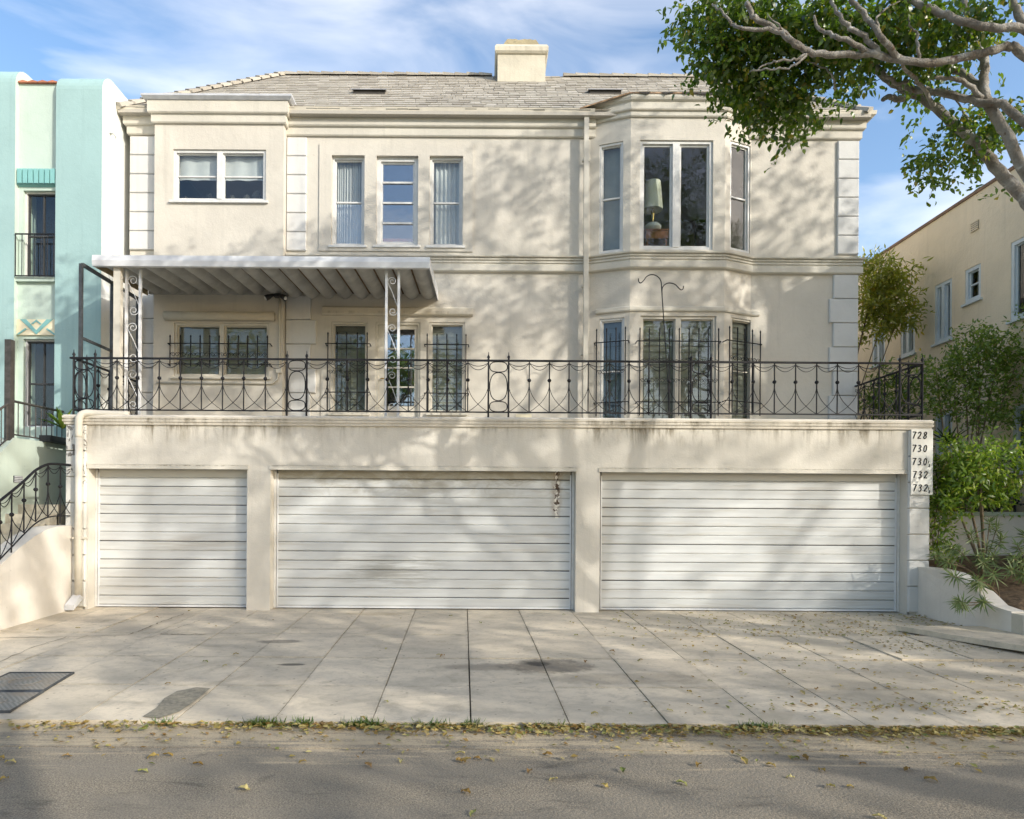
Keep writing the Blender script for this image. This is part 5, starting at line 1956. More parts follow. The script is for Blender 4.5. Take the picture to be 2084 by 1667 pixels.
for k in range(8):
    x = 7.35 + k * .32
    MB().box(x - .016, x + .016, .884, .916, zw + .07, zw + .95).build('post', m_iron, t)
MB().box(7.19, XT - .05, .888, .912, zw + .95, zw + .98).build('top_rail', m_iron, t)
MB().box(7.19, XT - .05, .889, .911, zw + .2, zw + .22).build('bottom_rail', m_iron, t)
mb = MB()
rk = random.Random(4)


def rock(c, s, seed):
    r_ = random.Random(seed)
    mb = MB()
    n, m = 9, 6
    vs, fs = [], []
    for i in range(m + 1):
        th = math.pi * i / m
        for k in range(n):
            ph = 2 * math.pi * k / n
            q = 1 + r_.uniform(-.16, .16)
            vs.append((c[0] + s[0] * q * math.sin(th) * math.cos(ph), c[1] + s[1] * q * math.sin(th) * math.sin(ph), c[2] + s[2] * q * math.cos(th)))
    for i in range(m):
        for k in range(n):
            fs.append((i * n + k, i * n + (k + 1) % n, (i + 1) * n + (k + 1) % n, (i + 1) * n + k))
    return mb.add(vs, fs)


ro = rock((7.62, -2.2, .08), (.16, .13, .13), 3).build('rock', plain('grey_rock', (.36, .33, .27), .9, .25, 7, .7, 25), None, True, base=(7.62, -2.2, 0))
tag(ro, 'rounded grey rock at the foot of the right planter end', 'rock')
ro = rock((7.85, -1.95, .12), (.2, .15, .14), 8).build('rock', bpy.data.materials['grey_rock'], None, True, base=(7.85, -1.95, 0))
tag(ro, 'pale angular rock lying in the planter soil behind the end block', 'rock')


# ------------------------------------------------------------------ foliage
def leaf_cloud(specs, L, Wd, seed, droop=0.5, per=7, curl=0.12, outward=0.5, twig=0.16, hang=0.0):
    """specs: (centre, radii, number of leaves). Leaves sit on short twigs spread through the clump."""
    r = np.random.default_rng(seed)
    P, D = [], []
    for c, rad, n in specs:
        nt_ = max(1, int(n / per))
        u = r.normal(size=(nt_, 3))
        u /= np.linalg.norm(u, axis=1)[:, None]
        q = r.random(nt_) ** (1 / 2.2)
        base_ = np.array(c) + u * q[:, None] * np.array(rad)
        tw = u * outward + r.normal(size=(nt_, 3)) * .6
        tw[:, 2] -= droop
        tw /= np.linalg.norm(tw, axis=1)[:, None]
        for k in range(per):
            s = twig * (k + .5) / per * (1 + r.random(nt_) * .5)
            p = base_ + tw * s[:, None] + r.normal(size=(nt_, 3)) * L * .3
            p[:, 2] -= hang * (k / per) ** 2
            d = tw * .6 + r.normal(size=(nt_, 3)) * .65
            d[:, 2] -= droop * .5
            d /= np.linalg.norm(d, axis=1)[:, None]
            P.append(p)
            D.append(d)
    P, D = np.vstack(P), np.vstack(D)
    return leaves_from(P, D, L, Wd, r, curl)


def leaves_from(P, D, L, Wd, r, curl):
    n = len(P)
    up = r.normal(size=(n, 3)) * .7 + np.array([0, -.25, 1.0])
    S = np.cross(D, up)
    S /= np.linalg.norm(S, axis=1)[:, None] + 1e-9
    Nn = np.cross(S, D)
    l = (L * (.5 + .85 * r.random(n)))[:, None]
    w = (Wd * (.7 + .6 * r.random(n)))[:, None]
    def at_(f, sd, lift, drop):
        return P + D * l * f + S * w * sd + Nn * w * lift - Nn * l * drop
    V = np.stack([P, at_(.28, .44, .16, 0), at_(.62, .40, .14, curl * .4), at_(1, 0, 0, curl), at_(.62, -.40, .14, curl * .4), at_(.28, -.44, .16, 0)], axis=1).reshape(-1, 3)
    tint = np.repeat(r.random(n), 6)
    return V, tint


def leaf_object(name, V, tint, mat, parent):
    off = wloc[parent.name]
    V = V - np.array(off)
    n = len(V) // 6
    me = bpy.data.meshes.new(name)
    me.vertices.add(len(V))
    me.vertices.foreach_set('co', V.astype(np.float32).ravel())
    idx = np.arange(n)[:, None] * 6
    tri = np.concatenate([idx + np.array([q]) for q in ((0, 1, 5), (1, 2, 4), (1, 4, 5), (2, 3, 4))], axis=1).reshape(-1)
    me.loops.add(len(tri))
    me.loops.foreach_set('vertex_index', tri.astype(np.int32))
    me.polygons.add(4 * n)
    me.polygons.foreach_set('loop_start', np.arange(0, 12 * n, 3, dtype=np.int32))
    me.update(calc_edges=True)
    a_ = me.attributes.new('tint', 'FLOAT', 'POINT')
    a_.data.foreach_set('value', tint.astype(np.float32))
    me.materials.append(mat)
    ob = bpy.data.objects.new(name, me)
    C.objects.link(ob)
    ob.parent = parent
    wloc[ob.name] = Vector(off)
    return ob


def px3(px, py, Y):
    x, z = at(px, py, Y)
    return (x, Y, z)


# ---- the big ficus at the upper right
ficus = thing('ficus_tree', 'large ficus with pale crooked branches reaching in from the upper right', 'tree', (8.6, -4.2, -.15))
trunk_top = Vector((7.35, -4.1, 3.0))
trunk = MB()
tr_pts = spline([(8.6, -4.2, -.3), (8.5, -4.2, .8), (8.0, -4.15, 2.0), trunk_top], 4)
trunk.tube(tr_pts, lerp_list([.42, .33, .29, .27], len(tr_pts)), 12)
trunk.build('trunk', m_bark, ficus, True)


def branch(pts, r0, r1, start=None, name='branch'):
    P = spline(([start] if start is not None else []) + pts, 5)
    rr = random.Random(int(abs(pts[0][0]) * 1000))
    P = [p + Vector((rr.uniform(-.011, .011), rr.uniform(-.011, .011), rr.uniform(-.011, .011))) for p in P]
    radii = [.76 * r * rr.uniform(.94, 1.06) for r in lerp_list([r0, r1], len(P))]
    return MB().tube(P, radii, 9).build(name, m_bark, ficus, True)


B2 = [px3(2140, 470, -4.0), px3(2084, 404, -4.0), px3(2023, 338, -3.95), px3(1984, 289, -3.9), px3(1941, 253, -3.8), px3(1902, 217, -3.7), px3(1859, 190, -3.6), px3(1810, 164, -3.6), px3(1777, 130, -3.6),
      px3(1735, 85, -3.6), px3(1700, 30, -3.6), px3(1690, -50, -3.5)]
branch(B2, .088, .034, trunk_top)
B3 = [px3(2180, 480, -4.3), px3(2084, 345, -4.3), px3(2053, 282, -4.3), px3(2023, 230, -4.3), px3(2002, 190, -4.3), px3(2004, 131, -4.3), px3(1984, 82, -4.3), px3(1971, 55, -4.3), px3(1960, -20, -4.3), px3(1940, -160, -4.2)]
branch(B3, .078, .036, trunk_top)
branch([px3(2006, 195, -4.3), px3(1985, 170, -4.2), px3(1960, 150, -4.1), px3(1930, 138, -4.0), px3(1905, 118, -3.9)], .06, .035)
B4 = [px3(2180, 330, -4.6), px3(2084, 249, -4.5), px3(2040, 213, -4.4), px3(1990, 207, -4.3), px3(1925, 190, -4.1), px3(1859, 180, -3.8), px3(1810, 164, -3.62)]
branch(B4, .055, .042, Vector((7.1, -4.3, 4.2)))
B1 = [px3(2200, 200, -4.8), px3(2084, 112, -4.8), px3(2056, 96, -4.8), px3(2000, 108, -4.8), px3(1925, 124, -4.8), px3(1859, 126, -4.8), px3(1777, 112, -4.8), px3(1695, 112, -4.8), px3(1643, 106, -4.8),
      px3(1597, 69, -4.8), px3(1557, 49, -4.8), px3(1531, 30, -4.8), px3(1520, 5, -4.8)]
branch(B1, .056, .028, Vector((7.0, -4.5, 5.0)))
branch([px3(1643, 106, -4.8), px3(1610, 85, -4.85), px3(1575, 62, -4.85), px3(1510, 58, -4.85), px3(1490, 50, -4.8), px3(1470, 25, -4.8), px3(1450, 8, -4.7)], .03, .010)
branch([px3(1777, 112, -4.8), px3(1740, 90, -4.85), px3(1700, 75, -4.85), px3(1670, 60, -4.8), px3(1655, 35, -4.8)], .036, .014)
branch([px3(1790, 112, -4.8), px3(1765, 80, -4.85), px3(1730, 55, -4.85), px3(1705, 30, -4.85), px3(1690, 0, -4.8)], .036, .018)
branch([px3(1830, 120, -4.8), px3(1800, 85, -4.9), px3(1770, 45, -4.9), px3(1735, 0, -4.9), px3(1720, -40, -4.9)], .038, .025)
branch([px3(1643, 110, -4.8), px3(1615, 122, -4.85), px3(1580, 125, -4.85), px3(1555, 132, -4.8), px3(1540, 145, -4.8)], .016, .006)
branch([px3(1640, 112, -4.8), px3(1622, 130, -4.85), px3(1605, 138, -4.85), px3(1570, 141, -4.85), px3(1525, 144, -4.8)], .018, .006)
branch([px3(1870, 125, -4.8), px3(1866, 95, -4.85), px3(1868, 70, -4.85), px3(1850, 45, -4.85), px3(1855, 20, -4.85)], .02, .008)
branch([px3(1790, 62, -4.9), px3(1785, 40, -4.95), px3(1800, 20, -4.95), px3(1830, 5, -4.9)], .014, .007)
branch([px3(1600, 72, -4.8), px3(1580, 45, -4.85), px3(1560, 30, -4.85)], .012, .005)
branch([px3(1700, 185, -4.2), px3(1690, 150, -4.3), px3(1660, 130, -4.3), px3(1640, 128, -4.3)], .014, .006)
branch([px3(1777, 130, -4.0), px3(1800, 150, -4.2), px3(1825, 170, -4.2), px3(1850, 165, -4.2)], .03, .02)
branch([px3(1900, 215, -3.9), px3(1880, 180, -4.2), px3(1850, 150, -4.4), px3(1835, 128, -4.7)], .03, .018)
branch([px3(2000, 200, -4.3), px3(1960, 165, -4.35), px3(1925, 160, -4.35), px3(1890, 162, -4.3)], .035, .02)
B5 = [px3(2200, 120, -5.0), px3(2084, 62, -5.0), px3(2023, 57, -5.0), px3(1958, 43, -4.95), px3(1909, 23, -4.9), px3(1859, 3, -4.9), px3(1800, -30, -4.9)]
branch(B5, .052, .036, Vector((7.0, -4.6, 5.6)))
branch([px3(2084, 52, -5.0), px3(2070, 25, -5.0), px3(2055, -20, -5.0)], .05, .04)
branch([px3(1840, 205, -3.6), px3(1815, 198, -3.6), px3(1797, 200, -3.62)], .05, .028, name='broken_stub')
branch([px3(1800, 160, -3.6), px3(1830, 175, -3.5), px3(1860, 160, -3.4), px3(1890, 170, -3.4)], .02, .008)
branch([px3(1990, 310, -3.9), px3(1975, 260, -3.9), px3(1950, 210, -3.9), px3(1935, 190, -3.9)], .02, .008)
# limbs above the frame that carry the unseen upper crown
branch([(6.2, -4.0, 8.2), (5.2, -3.2, 9.6), (4.0, -2.8, 10.6)], .12, .04, trunk_top + Vector((-.5, 0, 1.2)))
branch([(7.2, -5.6, 7.5), (7.0, -6.8, 9.5), (6.5, -7.5, 10.8)], .14, .05, trunk_top + Vector((-.2, 0, .8)))
branch([(8.6, -4.6, 6.5), (9.6, -4.6, 8.6), (10.4, -4.4, 10.2)], .15, .05, trunk_top)

cl = []


def pc(px, py, Y, rx, ry, n):
    x, z = at(px, py, Y + .1)
    k = (Y + .1 + DIST) / F
    cl.append(((x, Y + .1, z), (rx * k, .5, ry * k), int(n * 1.12)))


for a_ in ((1415, 25, -4.2, 45, 35, 350), (1445, 60, -4.1, 40, 40, 450), (1480, 100, -4.1, 55, 55, 800), (1490, 150, -4.0, 40, 40, 500), (1530, 190, -3.9, 50, 38, 700), (1590, 185, -3.8, 55, 50, 800),
           (1545, 110, -4.0, 70, 60, 1000), (1500, 30, -4.4, 80, 45, 900), (1600, 40, -4.4, 90, 50, 1100), (1640, 90, -3.9, 70, 55, 800), (1700, 50, -4.5, 80, 55, 1000), (1690, 130, -3.7, 50, 40, 420),
           (1640, 205, -3.8, 32, 38, 320), (1770, 50, -4.6, 80, 55, 900), (1790, 95, -4.2, 55, 35, 350), (1850, 50, -4.6, 80, 45, 800), (1920, 60, -4.6, 60, 50, 650), (1985, 30, -4.8, 45, 35, 350), (2050, 15, -4.9, 35, 20, 120),
           (1620, 262, -3.9, 9, 24, 60), (1632, 288, -3.9, 6, 12, 26), (1600, 250, -3.9, 14, 14, 50), (1585, 232, -3.8, 22, 20, 110), (1900, 110, -4.2, 55, 40, 350), (1980, 262, -3.9, 62, 34, 480), (1925, 300, -3.8, 42, 30, 330), (2030, 265, -4.0, 36, 34, 260), (1890, 322, -3.8, 32, 20, 120),
           (1955, 335, -3.8, 35, 22, 130), (1885, 155, -3.8, 45, 30, 200), (2005, 385, -3.9, 14, 8, 26), (1920, 350, -3.8, 18, 10, 35), (1945, 150, -4.0, 28, 22, 70), (2010, 155, -4.2, 16, 14, 30), (1735, 175, -3.6, 28, 22, 110),
           (1870, 225, -3.6, 20, 14, 35), (1375, 15, -4.2, 16, 20, 60), (1428, 125, -4.0, 14, 10, 22), (1710, 195, -3.6, 18, 20, 45), (1560, 225, -3.8, 45, 20, 200)):
    pc(*a_)
up_cl = []
for c, rad, n in (((.6, -4.6, 9.6), (1.2, 1.2, .9), 1500), ((1.0, -4.2, 8.5), (1.1, 1.0, .8), 1200), ((2.3, -4.4, 9.0), (1.3, 1.3, .9), 2000), ((2.6, -4.6, 10.3), (1.3, 1.3, .8), 1900), ((4.2, -4.2, 9.2), (1.4, 1.4, 1.0), 2400), ((4.5, -4.6, 10.7), (1.4, 1.4, .8), 2200),
                  ((6.2, -4.6, 9.4), (1.4, 1.4, 1.0), 2000), ((6.2, -4.8, 11.2), (1.5, 1.4, 1.1), 2200), ((8.0, -4.6, 10.0), (1.5, 1.5, 1.1), 2100), ((8.0, -4.8, 12.2), (1.5, 1.5, 1.0), 2200), ((9.8, -4.6, 10.8), (1.5, 1.5, 1.2), 2100), ((10.0, -4.6, 13.0), (1.5, 1.4, 1.0), 2000),
                  ((11.2, -4.4, 9.0), (1.3, 1.4, 1.2), 1800), ((11.6, -4.6, 11.8), (1.3, 1.3, 1.1), 1600), ((6.6, -7.0, 10.4), (1.5, 1.2, 1.0), 1500), ((9.4, -5.0, 8.2), (1.1, 1.2, .9), 1200)):
    up_cl.append((c, rad, int(n * .72)))
V2, tn2 = leaf_cloud(up_cl, .10, .06, 43, droop=.6, per=7, twig=.25)
leaf_object('upper_crown', V2, tn2, m_leaf, ficus)
V, tn = leaf_cloud(cl, .070, .040, 42, droop=.6, per=8, twig=.15, hang=.02)
leaf_object('crown', V, tn, m_leaf, ficus)


# ---- trees on the street outside the picture whose shade falls across the front
def street_tree(x, y, h, label, clumps, seed, trunk_r=.3):
    t = thing('street_tree', label, 'tree', (x, y, -.2), 'street trees across from the house')
    r_ = random.Random(seed)
    tb = MB()
    tb.tube(spline([(x, y, -.3), (x + .1, y, h * .25), (x - .1, y + .1, h * .5)], 4), lerp_list([trunk_r * 1.3, trunk_r, trunk_r * .7], 9), 9)
    tb.build('trunk', m_bark, t, True)
    sp = []
    for (cx, cy, cz, rx, ry, rz, n) in clumps:
        c = Vector((cx, cy, cz))
        s = Vector((x - .1, y + .1, h * .48))
        m_ = s.lerp(c, .5) + Vector((0, 0, .5))
        MB().tube(spline([s, m_, c], 4), lerp_list([trunk_r * .5, .04], 9), 7).build('branch', m_bark, t, True)
        sp.append(((cx, cy, cz), (rx, ry, rz), n))
    V, tn = leaf_cloud(sp, .17, .10, seed, droop=.5, per=6, twig=.4)
    leaf_object('crown', V, tn, m_leaf, t)
    return t


def auto_clumps(cx, cy, cz, R, H, n, k, seed):
    r_ = random.Random(seed)
    out = []
    for i in range(k):
        a = 2.399 * i + r_.uniform(-.4, .4)
        q = R * math.sqrt((i + .5) / k) * .85
        out.append((cx + q * math.cos(a), cy + q * math.sin(a) * .8, cz + r_.uniform(-1, 1) * H * (1 - .35 * (q / R) ** 2), R * r_.uniform(.26, .40), R * r_.uniform(.26, .40), R * r_.uniform(.18, .30), n))
    return out


TREES = ((15.6, -4.6, 13, 10.4, 3.6, 2.8, 15, 470, 'leafy street tree on the near sidewalk beyond the right frame edge'), (8.5, -15.8, 12, 8.6, 3.5, 2.4, 12, 210, 'leafy street tree across the street opposite the wide middle garage door'),
         (15.8, -16.2, 16, 11.2, 3.9, 3.8, 20, 380, 'leafy street tree across the street opposite the tan building'), (23.0, -15.9, 15, 11.0, 3.9, 3.8, 18, 330, 'tall street tree across the street farther along past the tan building'),
         (2.5, -16.0, 10, 7.2, 3.2, 2.0, 11, 260, 'small street tree across the street straight behind the camera'), (30.0, -16.4, 15, 10.8, 3.9, 4.0, 16, 400, 'tall street tree across the street, farthest along to the right'),
         (-4.5, -16.3, 12, 7.6, 3.6, 3.4, 16, 520, 'broad street tree across the street opposite the narrow garage door'), (-11.5, -16.0, 12, 7.6, 3.6, 3.4, 14, 480, 'street tree across the street opposite the mint building'))
for i, (x, y, h, cz, R, H, k, n, lab_) in enumerate(TREES):
    street_tree(x, y, h, lab_, auto_clumps(x, y, cz, R, H, n, k, 50 + i), 60 + i)


# ---- shrubs and small trees on the right
def shrub(name, label, cat, base, clumps, mat, L, Wd, seed, droop=.2, per=7, stems=True, stem_r=.03, twig=.15, group=None, curl=.12):
    t = thing(name, label, cat, base, group)
    for i, (c, rad, n) in enumerate(clumps):
        if not stems or i >= stems * 4:
            break
        b = Vector(base)
        c = Vector(c)
        m_ = b.lerp(c, .45) + Vector((rng.uniform(-.1, .1), rng.uniform(-.1, .1), .1))
        MB().tube(spline([b, m_, c + Vector((0, 0, rad[2] * .5))], 4), lerp_list([stem_r, stem_r * .3], 9), 6).build('stem', m_twig, t, True)
    V, tn = leaf_cloud([(c, rad, int(n * 1.15)) for c, rad, n in clumps], L, Wd, seed, droop, per, curl, .5, twig)
    leaf_object('crown', V, tn, mat, t)
    return t


def pcl(px, py, Y, rx, ry, n, ry_d=None):
    x, z = at(px, py, Y)
    k = (Y + DIST) / F
    return ((x, Y, z), (rx * k, ry_d or (rx + ry) * .5 * k, ry * k), n)


shrub('small_tree', 'yellowish green small tree behind the right corner of the house', 'tree', (7.32, 4.0, 1.1),
      [pcl(1790, 560, 4, 38, 36, 800), pcl(1820, 600, 4, 40, 38, 900), pcl(1775, 610, 4, 30, 40, 700), pcl(1835, 640, 4, 34, 28, 520), pcl(1795, 655, 4, 40, 26, 480), pcl(1850, 548, 4, 16, 12, 110), pcl(1770, 545, 4.2, 16, 25, 200), pcl(1760, 690, 4, 10, 10, 50)],
      m_leaf_olive, .15, .038, 71, .15, 7, True, .022, .2)
shrub('shrub', 'tall open shrub with small green leaves before the tan building', 'shrub', (8.6, 1.25, 1.1),
      [pcl(1990, 700, 1.3, 42, 40, 800), pcl(1960, 740, 1.3, 45, 35, 700), pcl(2040, 710, 1.3, 40, 45, 700), pcl(2070, 760, 1.3, 40, 50, 700), pcl(2000, 780, 1.3, 50, 40, 800), pcl(1940, 800, 1.3, 48, 34, 600), pcl(1990, 840, 1.2, 50, 34, 600),
       pcl(1905, 770, 1.4, 34, 30, 360), pcl(1890, 830, 1.4, 26, 26, 220), pcl(2050, 840, 1.2, 45, 34, 500), pcl(1880, 740, 1.4, 24, 10, 90), pcl(2080, 660, 1.3, 15, 30, 150)],
      m_leaf_mid, .075, .036, 72, .05, 7, 2, .022, .16)
shrub('shrub', 'bright yellow green shrub beside the number board', 'shrub', (8.0, -.1, .7),
      [pcl(1936, 930, .3, 26, 40, 420), pcl(1928, 985, .3, 18, 45, 380), pcl(1990, 930, -.2, 50, 34, 600), pcl(1985, 975, -.2, 50, 36, 620), pcl(2050, 950, -.1, 40, 40, 480), pcl(2040, 1005, -.1, 36, 26, 320), pcl(1916, 1040, .2, 14, 34, 200), pcl(1960, 1020, -.15, 40, 22, 260), pcl(2080, 905, -.1, 20, 24, 150)],
      m_leaf_bright, .115, .035, 73, .0, 7, True, .025, .16)
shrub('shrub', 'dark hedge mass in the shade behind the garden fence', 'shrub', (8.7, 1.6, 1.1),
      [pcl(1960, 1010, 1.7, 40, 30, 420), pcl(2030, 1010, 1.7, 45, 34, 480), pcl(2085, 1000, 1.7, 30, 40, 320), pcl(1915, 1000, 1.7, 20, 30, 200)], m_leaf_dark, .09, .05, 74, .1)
shrub('shrub', 'narrow green shrub pressed against the right garage corner', 'shrub', (7.45, .1, .45),
      [pcl(1912, 1080, .1, 12, 34, 220), pcl(1920, 1120, .05, 18, 24, 220), pcl(1910, 1030, .1, 8, 24, 110)], m_leaf_bright, .085, .03, 75, .1, 7, True, .015)
shrub('shrub', 'dark strap leaved plant behind the right end of the terrace railing', 'plant', (7.6, 2.6, 1.1),
      [pcl(1800, 800, 2.6, 35, 30, 330), pcl(1850, 790, 2.6, 30, 34, 330), pcl(1770, 825, 2.6, 20, 22, 160), pcl(1830, 835, 2.6, 40, 20, 240), pcl(1790, 760, 2.6, 20, 14, 80)], m_leaf_mid, .13, .035, 76, -.2, 6, True, .02)


# rosette plants with lance leaves at the tips of bare stems
def rosette_plant(label, base, tips, seed, mat=m_leaf_grey, L=.16, Wd=.02, nl=42, grp='grey green rosette plants in the right planter'):
    t = thing('rosette_plant', label, 'plant', base, grp)
    r = np.random.default_rng(seed)
    P, D = [], []
    for (tip, s) in tips:
        b, c = Vector(base), Vector(tip)
        m_ = b.lerp(c, .5) + Vector((0, 0, -.05 if c.z < b.z else .05))
        path = spline([b, m_, c], 4)
        MB().tube(path, lerp_list([.012, .006], len(path)), 5).build('stem', m_twig, t, True)
        ax = (c - m_).normalized()
        for k in range(nl):
            f_ = k / nl
            q = np.array(c - ax * .14 * s * f_)
            th = k * 2.399
            a1 = ax.orthogonal().normalized()
            a2 = ax.cross(a1)
            rad = a1 * math.cos(th) + a2 * math.sin(th)
            d = np.array((ax * (.75 - 1.0 * f_) + rad * (.5 + .5 * f_)).normalized()) + r.normal(size=3) * .12
            d[2] -= .12
            P.append(q)
            D.append(d / np.linalg.norm(d))
    V, tn = leaves_from(np.array(P), np.array(D), L, Wd, r, .22)
    leaf_object('leaves', V, tn, mat, t)
    return t


def tp_(px, py, Y, s=1):
    return (px3(px, py, Y), s)


rosette_plant('grey green rosette plant arching over the front of the planter wall', (7.5, -1.1, .42), [tp_(1935, 1172, -1.25), tp_(1985, 1180, -1.5), tp_(1950, 1225, -1.75), tp_(1955, 1232, -1.7), tp_(2000, 1225, -1.7), tp_(2020, 1165, -1.3), tp_(1990, 1190, -1.35)], 81)
rosette_plant('grey green rosette plant standing tall in the middle of the planter', (7.7, -.5, .6), [tp_(1905, 1130, -.5), tp_(1930, 1110, -.45), tp_(1950, 1120, -.5), tp_(1975, 1085, -.4), tp_(2015, 1060, -.4), tp_(2030, 1070, -.4), tp_(2010, 1110, -.5), tp_(2040, 1095, -.5), tp_(1925, 1145, -.6), tp_(1990, 1130, -.6), tp_(2000, 1145, -.7), tp_(2025, 1130, -.7)], 82)
rosette_plant('grey green rosette plant at the right edge of the planter', (8.4, -.6, .6), [tp_(2070, 1110, -.6), tp_(2084, 1085, -.5), tp_(2060, 1135, -.8), tp_(2080, 1140, -.8), tp_(2055, 1160, -1.0), tp_(2078, 1170, -1.0)], 83)


def agave(label, base, n, L, Wd, mat, seed, up=.8):
    t = thing('agave', label, 'plant', base)
    r_ = random.Random(seed)
    for k in range(n):
        a = k * 2.399
        el = up * (.4 + .6 * (1 - k / n))
        d = Vector((math.cos(a) * math.cos(el), math.sin(a) * math.cos(el), math.sin(el)))
        s = d.cross(Vector((0, 0, 1))).normalized()
        nn = s.cross(d).normalized()
        l = L * r_.uniform(.8, 1.1)
        b = Vector(base)
        mb = MB()
        secs = [(0, .5), (.25, 1), (.5, .9), (.8, .45), (1, .02)]
        vs = []
        for (f_, w_) in secs:
            c = b + d * l * f_ - Vector((0, 0, 1)) * .15 * l * f_ * f_
            vs += [c - s * Wd * w_ + nn * Wd * .35 * w_, c - nn * .01, c + s * Wd * w_ + nn * Wd * .35 * w_]
        fs = []
        for i in range(4):
            for j in range(2):
                q = i * 3 + j
                fs.append((q, q + 1, q + 4, q + 3))
        mb.add(vs, fs, r_.random()).build('leaf', mat, t, True, True)
    return t


agave('pale blue agave at the right end of the planter', (8.9, -.3, .75), 14, .55, .06, m_leaf_grey, 5, 1.2)
agave('dark green palm like rosette on the terrace corner behind the number board', px3(1930, 905, .6), 16, .42, .025, m_leaf_dark, 6, 1.2)
t = thing('plant_pot', 'black trough planter on the mint building stair wall', 'planter', (XG + .12, 1.95, 2.75))
tq0, tq1 = atx(88, 888, XG + .02), atx(128, 905, XG + .02)
MB().box(XG - .05, XG + .14, min(tq0[0], tq1[0]), max(tq0[0], tq1[0]) + .1, tq1[1], tq0[1] + .02).build('trough', m_plastic_black, t)
agave('yellow green agave growing behind the left downspout elbow', (XG + .12, atx(128, 872, XG + .12)[0], atx(128, 872, XG + .12)[1]), 13, .5, .05, m_leaf_bright, 7, 1.2)

# ------------------------------------------------------------------ grass tufts and fallen leaves
rg = np.random.default_rng(5)
P, D = [], []
for (px, w_, n) in ((530, 45, 420), (615, 25, 200), (740, 40, 360), (880, 30, 160), (960, 20, 150), (1540, 40, 200), (330, 30, 60), (1120, 40, 60)):
    for k in range(n // 2):
        xx = at(px + rg.normal() * w_ * .5, 1476, -5.22)[0]
        P.append((xx, -5.215 + rg.normal() * .02, -.25))
        D.append((rg.normal() * .5, rg.normal() * .5 - .2, 1))
P, D = np.array(P), np.array(D)
D /= np.linalg.norm(D, axis=1)[:, None]
V, tn = leaves_from(P, D, .075, .009, rg, .2)
tmp = thing('grass', 'x', 'grass', (0, 0, 0))
og = leaf_object('kerb_grass', V, tn, m_grass, tmp)
og.parent = None
bpy.data.objects.remove(tmp)
og['kind'] = 'stuff'
og['label'] = 'short green grass tufts growing along the gutter edge'
og['category'] = 'grass'


def ground_z(x, y):
    if y < -5.2:
        return -.249 if y > -5.746 else -.253
    return drive_z(y) + .004


def fallen_mesh(seed):
    r_ = random.Random(seed)
    L, Wd = .075, .045
    n = 5
    vs = []
    for i in range(n + 1):
        t_ = i / n
        w_ = Wd * math.sin(math.pi * min(1, t_ * .96 + .02)) ** .8
        zc = .014 * math.sin(t_ * 3.1 + r_.uniform(-.5, .5)) + r_.uniform(0, .006)
        e1, e2 = r_.uniform(0, .016), r_.uniform(0, .016)
        vs += [(t_ * L - L / 2, -w_ / 2, zc + e1), (t_ * L - L / 2, 0, zc), (t_ * L - L / 2, w_ / 2, zc + e2)]
    fs = []
    for i in range(n):
        for j in range(2):
            q = i * 3 + j
            fs.append((q, q + 3, q + 4, q + 1))
    return MB().add(vs, fs).mesh('fallen_leaf', m_dry)


fms = [fallen_mesh(k) for k in range(6)]
rf = random.Random(77)


def drop(x, y, lab, grp, s):
    o = place('fallen_leaf', fms[rf.randrange(6)], None, (x, y, ground_z(x, y) + .003), (rf.uniform(-.15, .15), rf.uniform(-.15, .15), rf.uniform(0, 6.28)), (s, s, s))
    tag(o, lab, 'leaf', grp)


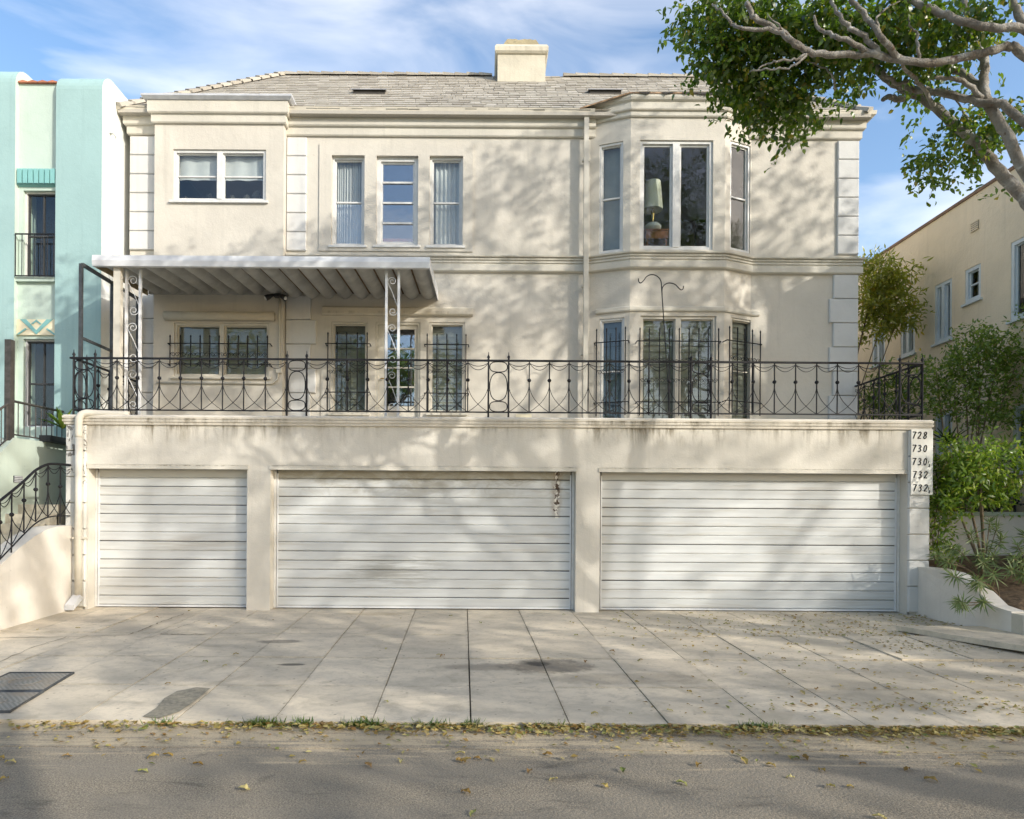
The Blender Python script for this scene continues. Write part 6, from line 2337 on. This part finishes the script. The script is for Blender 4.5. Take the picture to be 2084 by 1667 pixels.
for k in range(60):
    y = -5.8 - abs(rf.gauss(0, .55))
    x = rf.uniform(-4.6, 4.8)
    if y > -7.3:
        drop(x, y, 'dry yellow leaf lying loose on the street asphalt', 'fallen leaves on the asphalt', rf.uniform(.7, 1.1))
cnt = 0
while cnt < 220:
    y = rf.uniform(-5.15, -.1)
    x = rf.uniform(-7, 7.6)
    p = .10 + .9 * max(0, min(1, (x - .3) / 4.0))
    if rf.random() > p or (x > 6.9 and y > -2.2) or (x < -6.5 and y > -3.2):
        continue
    drop(x, y, 'small dry leaf lying on the concrete driveway slabs', 'fallen leaves on the driveway', rf.uniform(.55, 1.0))
    cnt += 1
mass = MB()


def litter(x, y, s, dz=0.0):
    z = ground_z(x, y) + .004 + dz
    a = rf.uniform(0, 6.28)
    R_ = Matrix.Rotation(a, 3, 'Z') @ Matrix.Rotation(rf.uniform(-.5, .5), 3, 'X') @ Matrix.Rotation(rf.uniform(-.3, .3), 3, 'Y')
    L, Wd = .07 * s, .042 * s
    vs = [Vector((-L / 2, 0, 0)), Vector((-.1 * L, -Wd / 2, .008)), Vector((L / 2, 0, .004)), Vector((-.1 * L, Wd / 2, .008))]
    mass.add([R_ @ v + Vector((x, y, z + .006)) for v in vs], [(0, 1, 2), (0, 2, 3)], rf.random())


for k in range(3300):
    x = rf.uniform(-5.4, 5.4)
    dens = .22 + .78 * max(0, min(1, (x + 3) / 4.5))
    if rf.random() > dens:
        continue
    litter(x, -5.215 - abs(rf.gauss(0, .085 if x < 0 else .12)), rf.uniform(.5, 1.1), rf.uniform(0, .025))
for k in range(500):
    x = rf.uniform(-4.8, 5.2)
    litter(x, -5.3 - abs(rf.gauss(0, .3)), rf.uniform(.4, .9))
for k in range(2600):
    x = rf.uniform(1.5, 7.0)
    if rf.random() > ((x - 1.5) / 5) ** 1.2 + .05:
        continue
    litter(x, rf.choice((rf.gauss(-.9, .45), rf.gauss(-1.6, .15), rf.uniform(-5, -.1))) if rf.random() < .75 else rf.gauss(-4.75, .12), rf.uniform(.35, .9))
for k in range(160):
    litter(rf.uniform(5.0, 6.6), rf.gauss(-2.35, .18), rf.uniform(.4, .8), .01)
o = mass.build('leaf_litter', m_dry, None, tint=True)
o['kind'] = 'stuff'
o['label'] = 'drift of dry yellow and brown leaves in the gutter and on the slabs'
o['category'] = 'leaf litter'
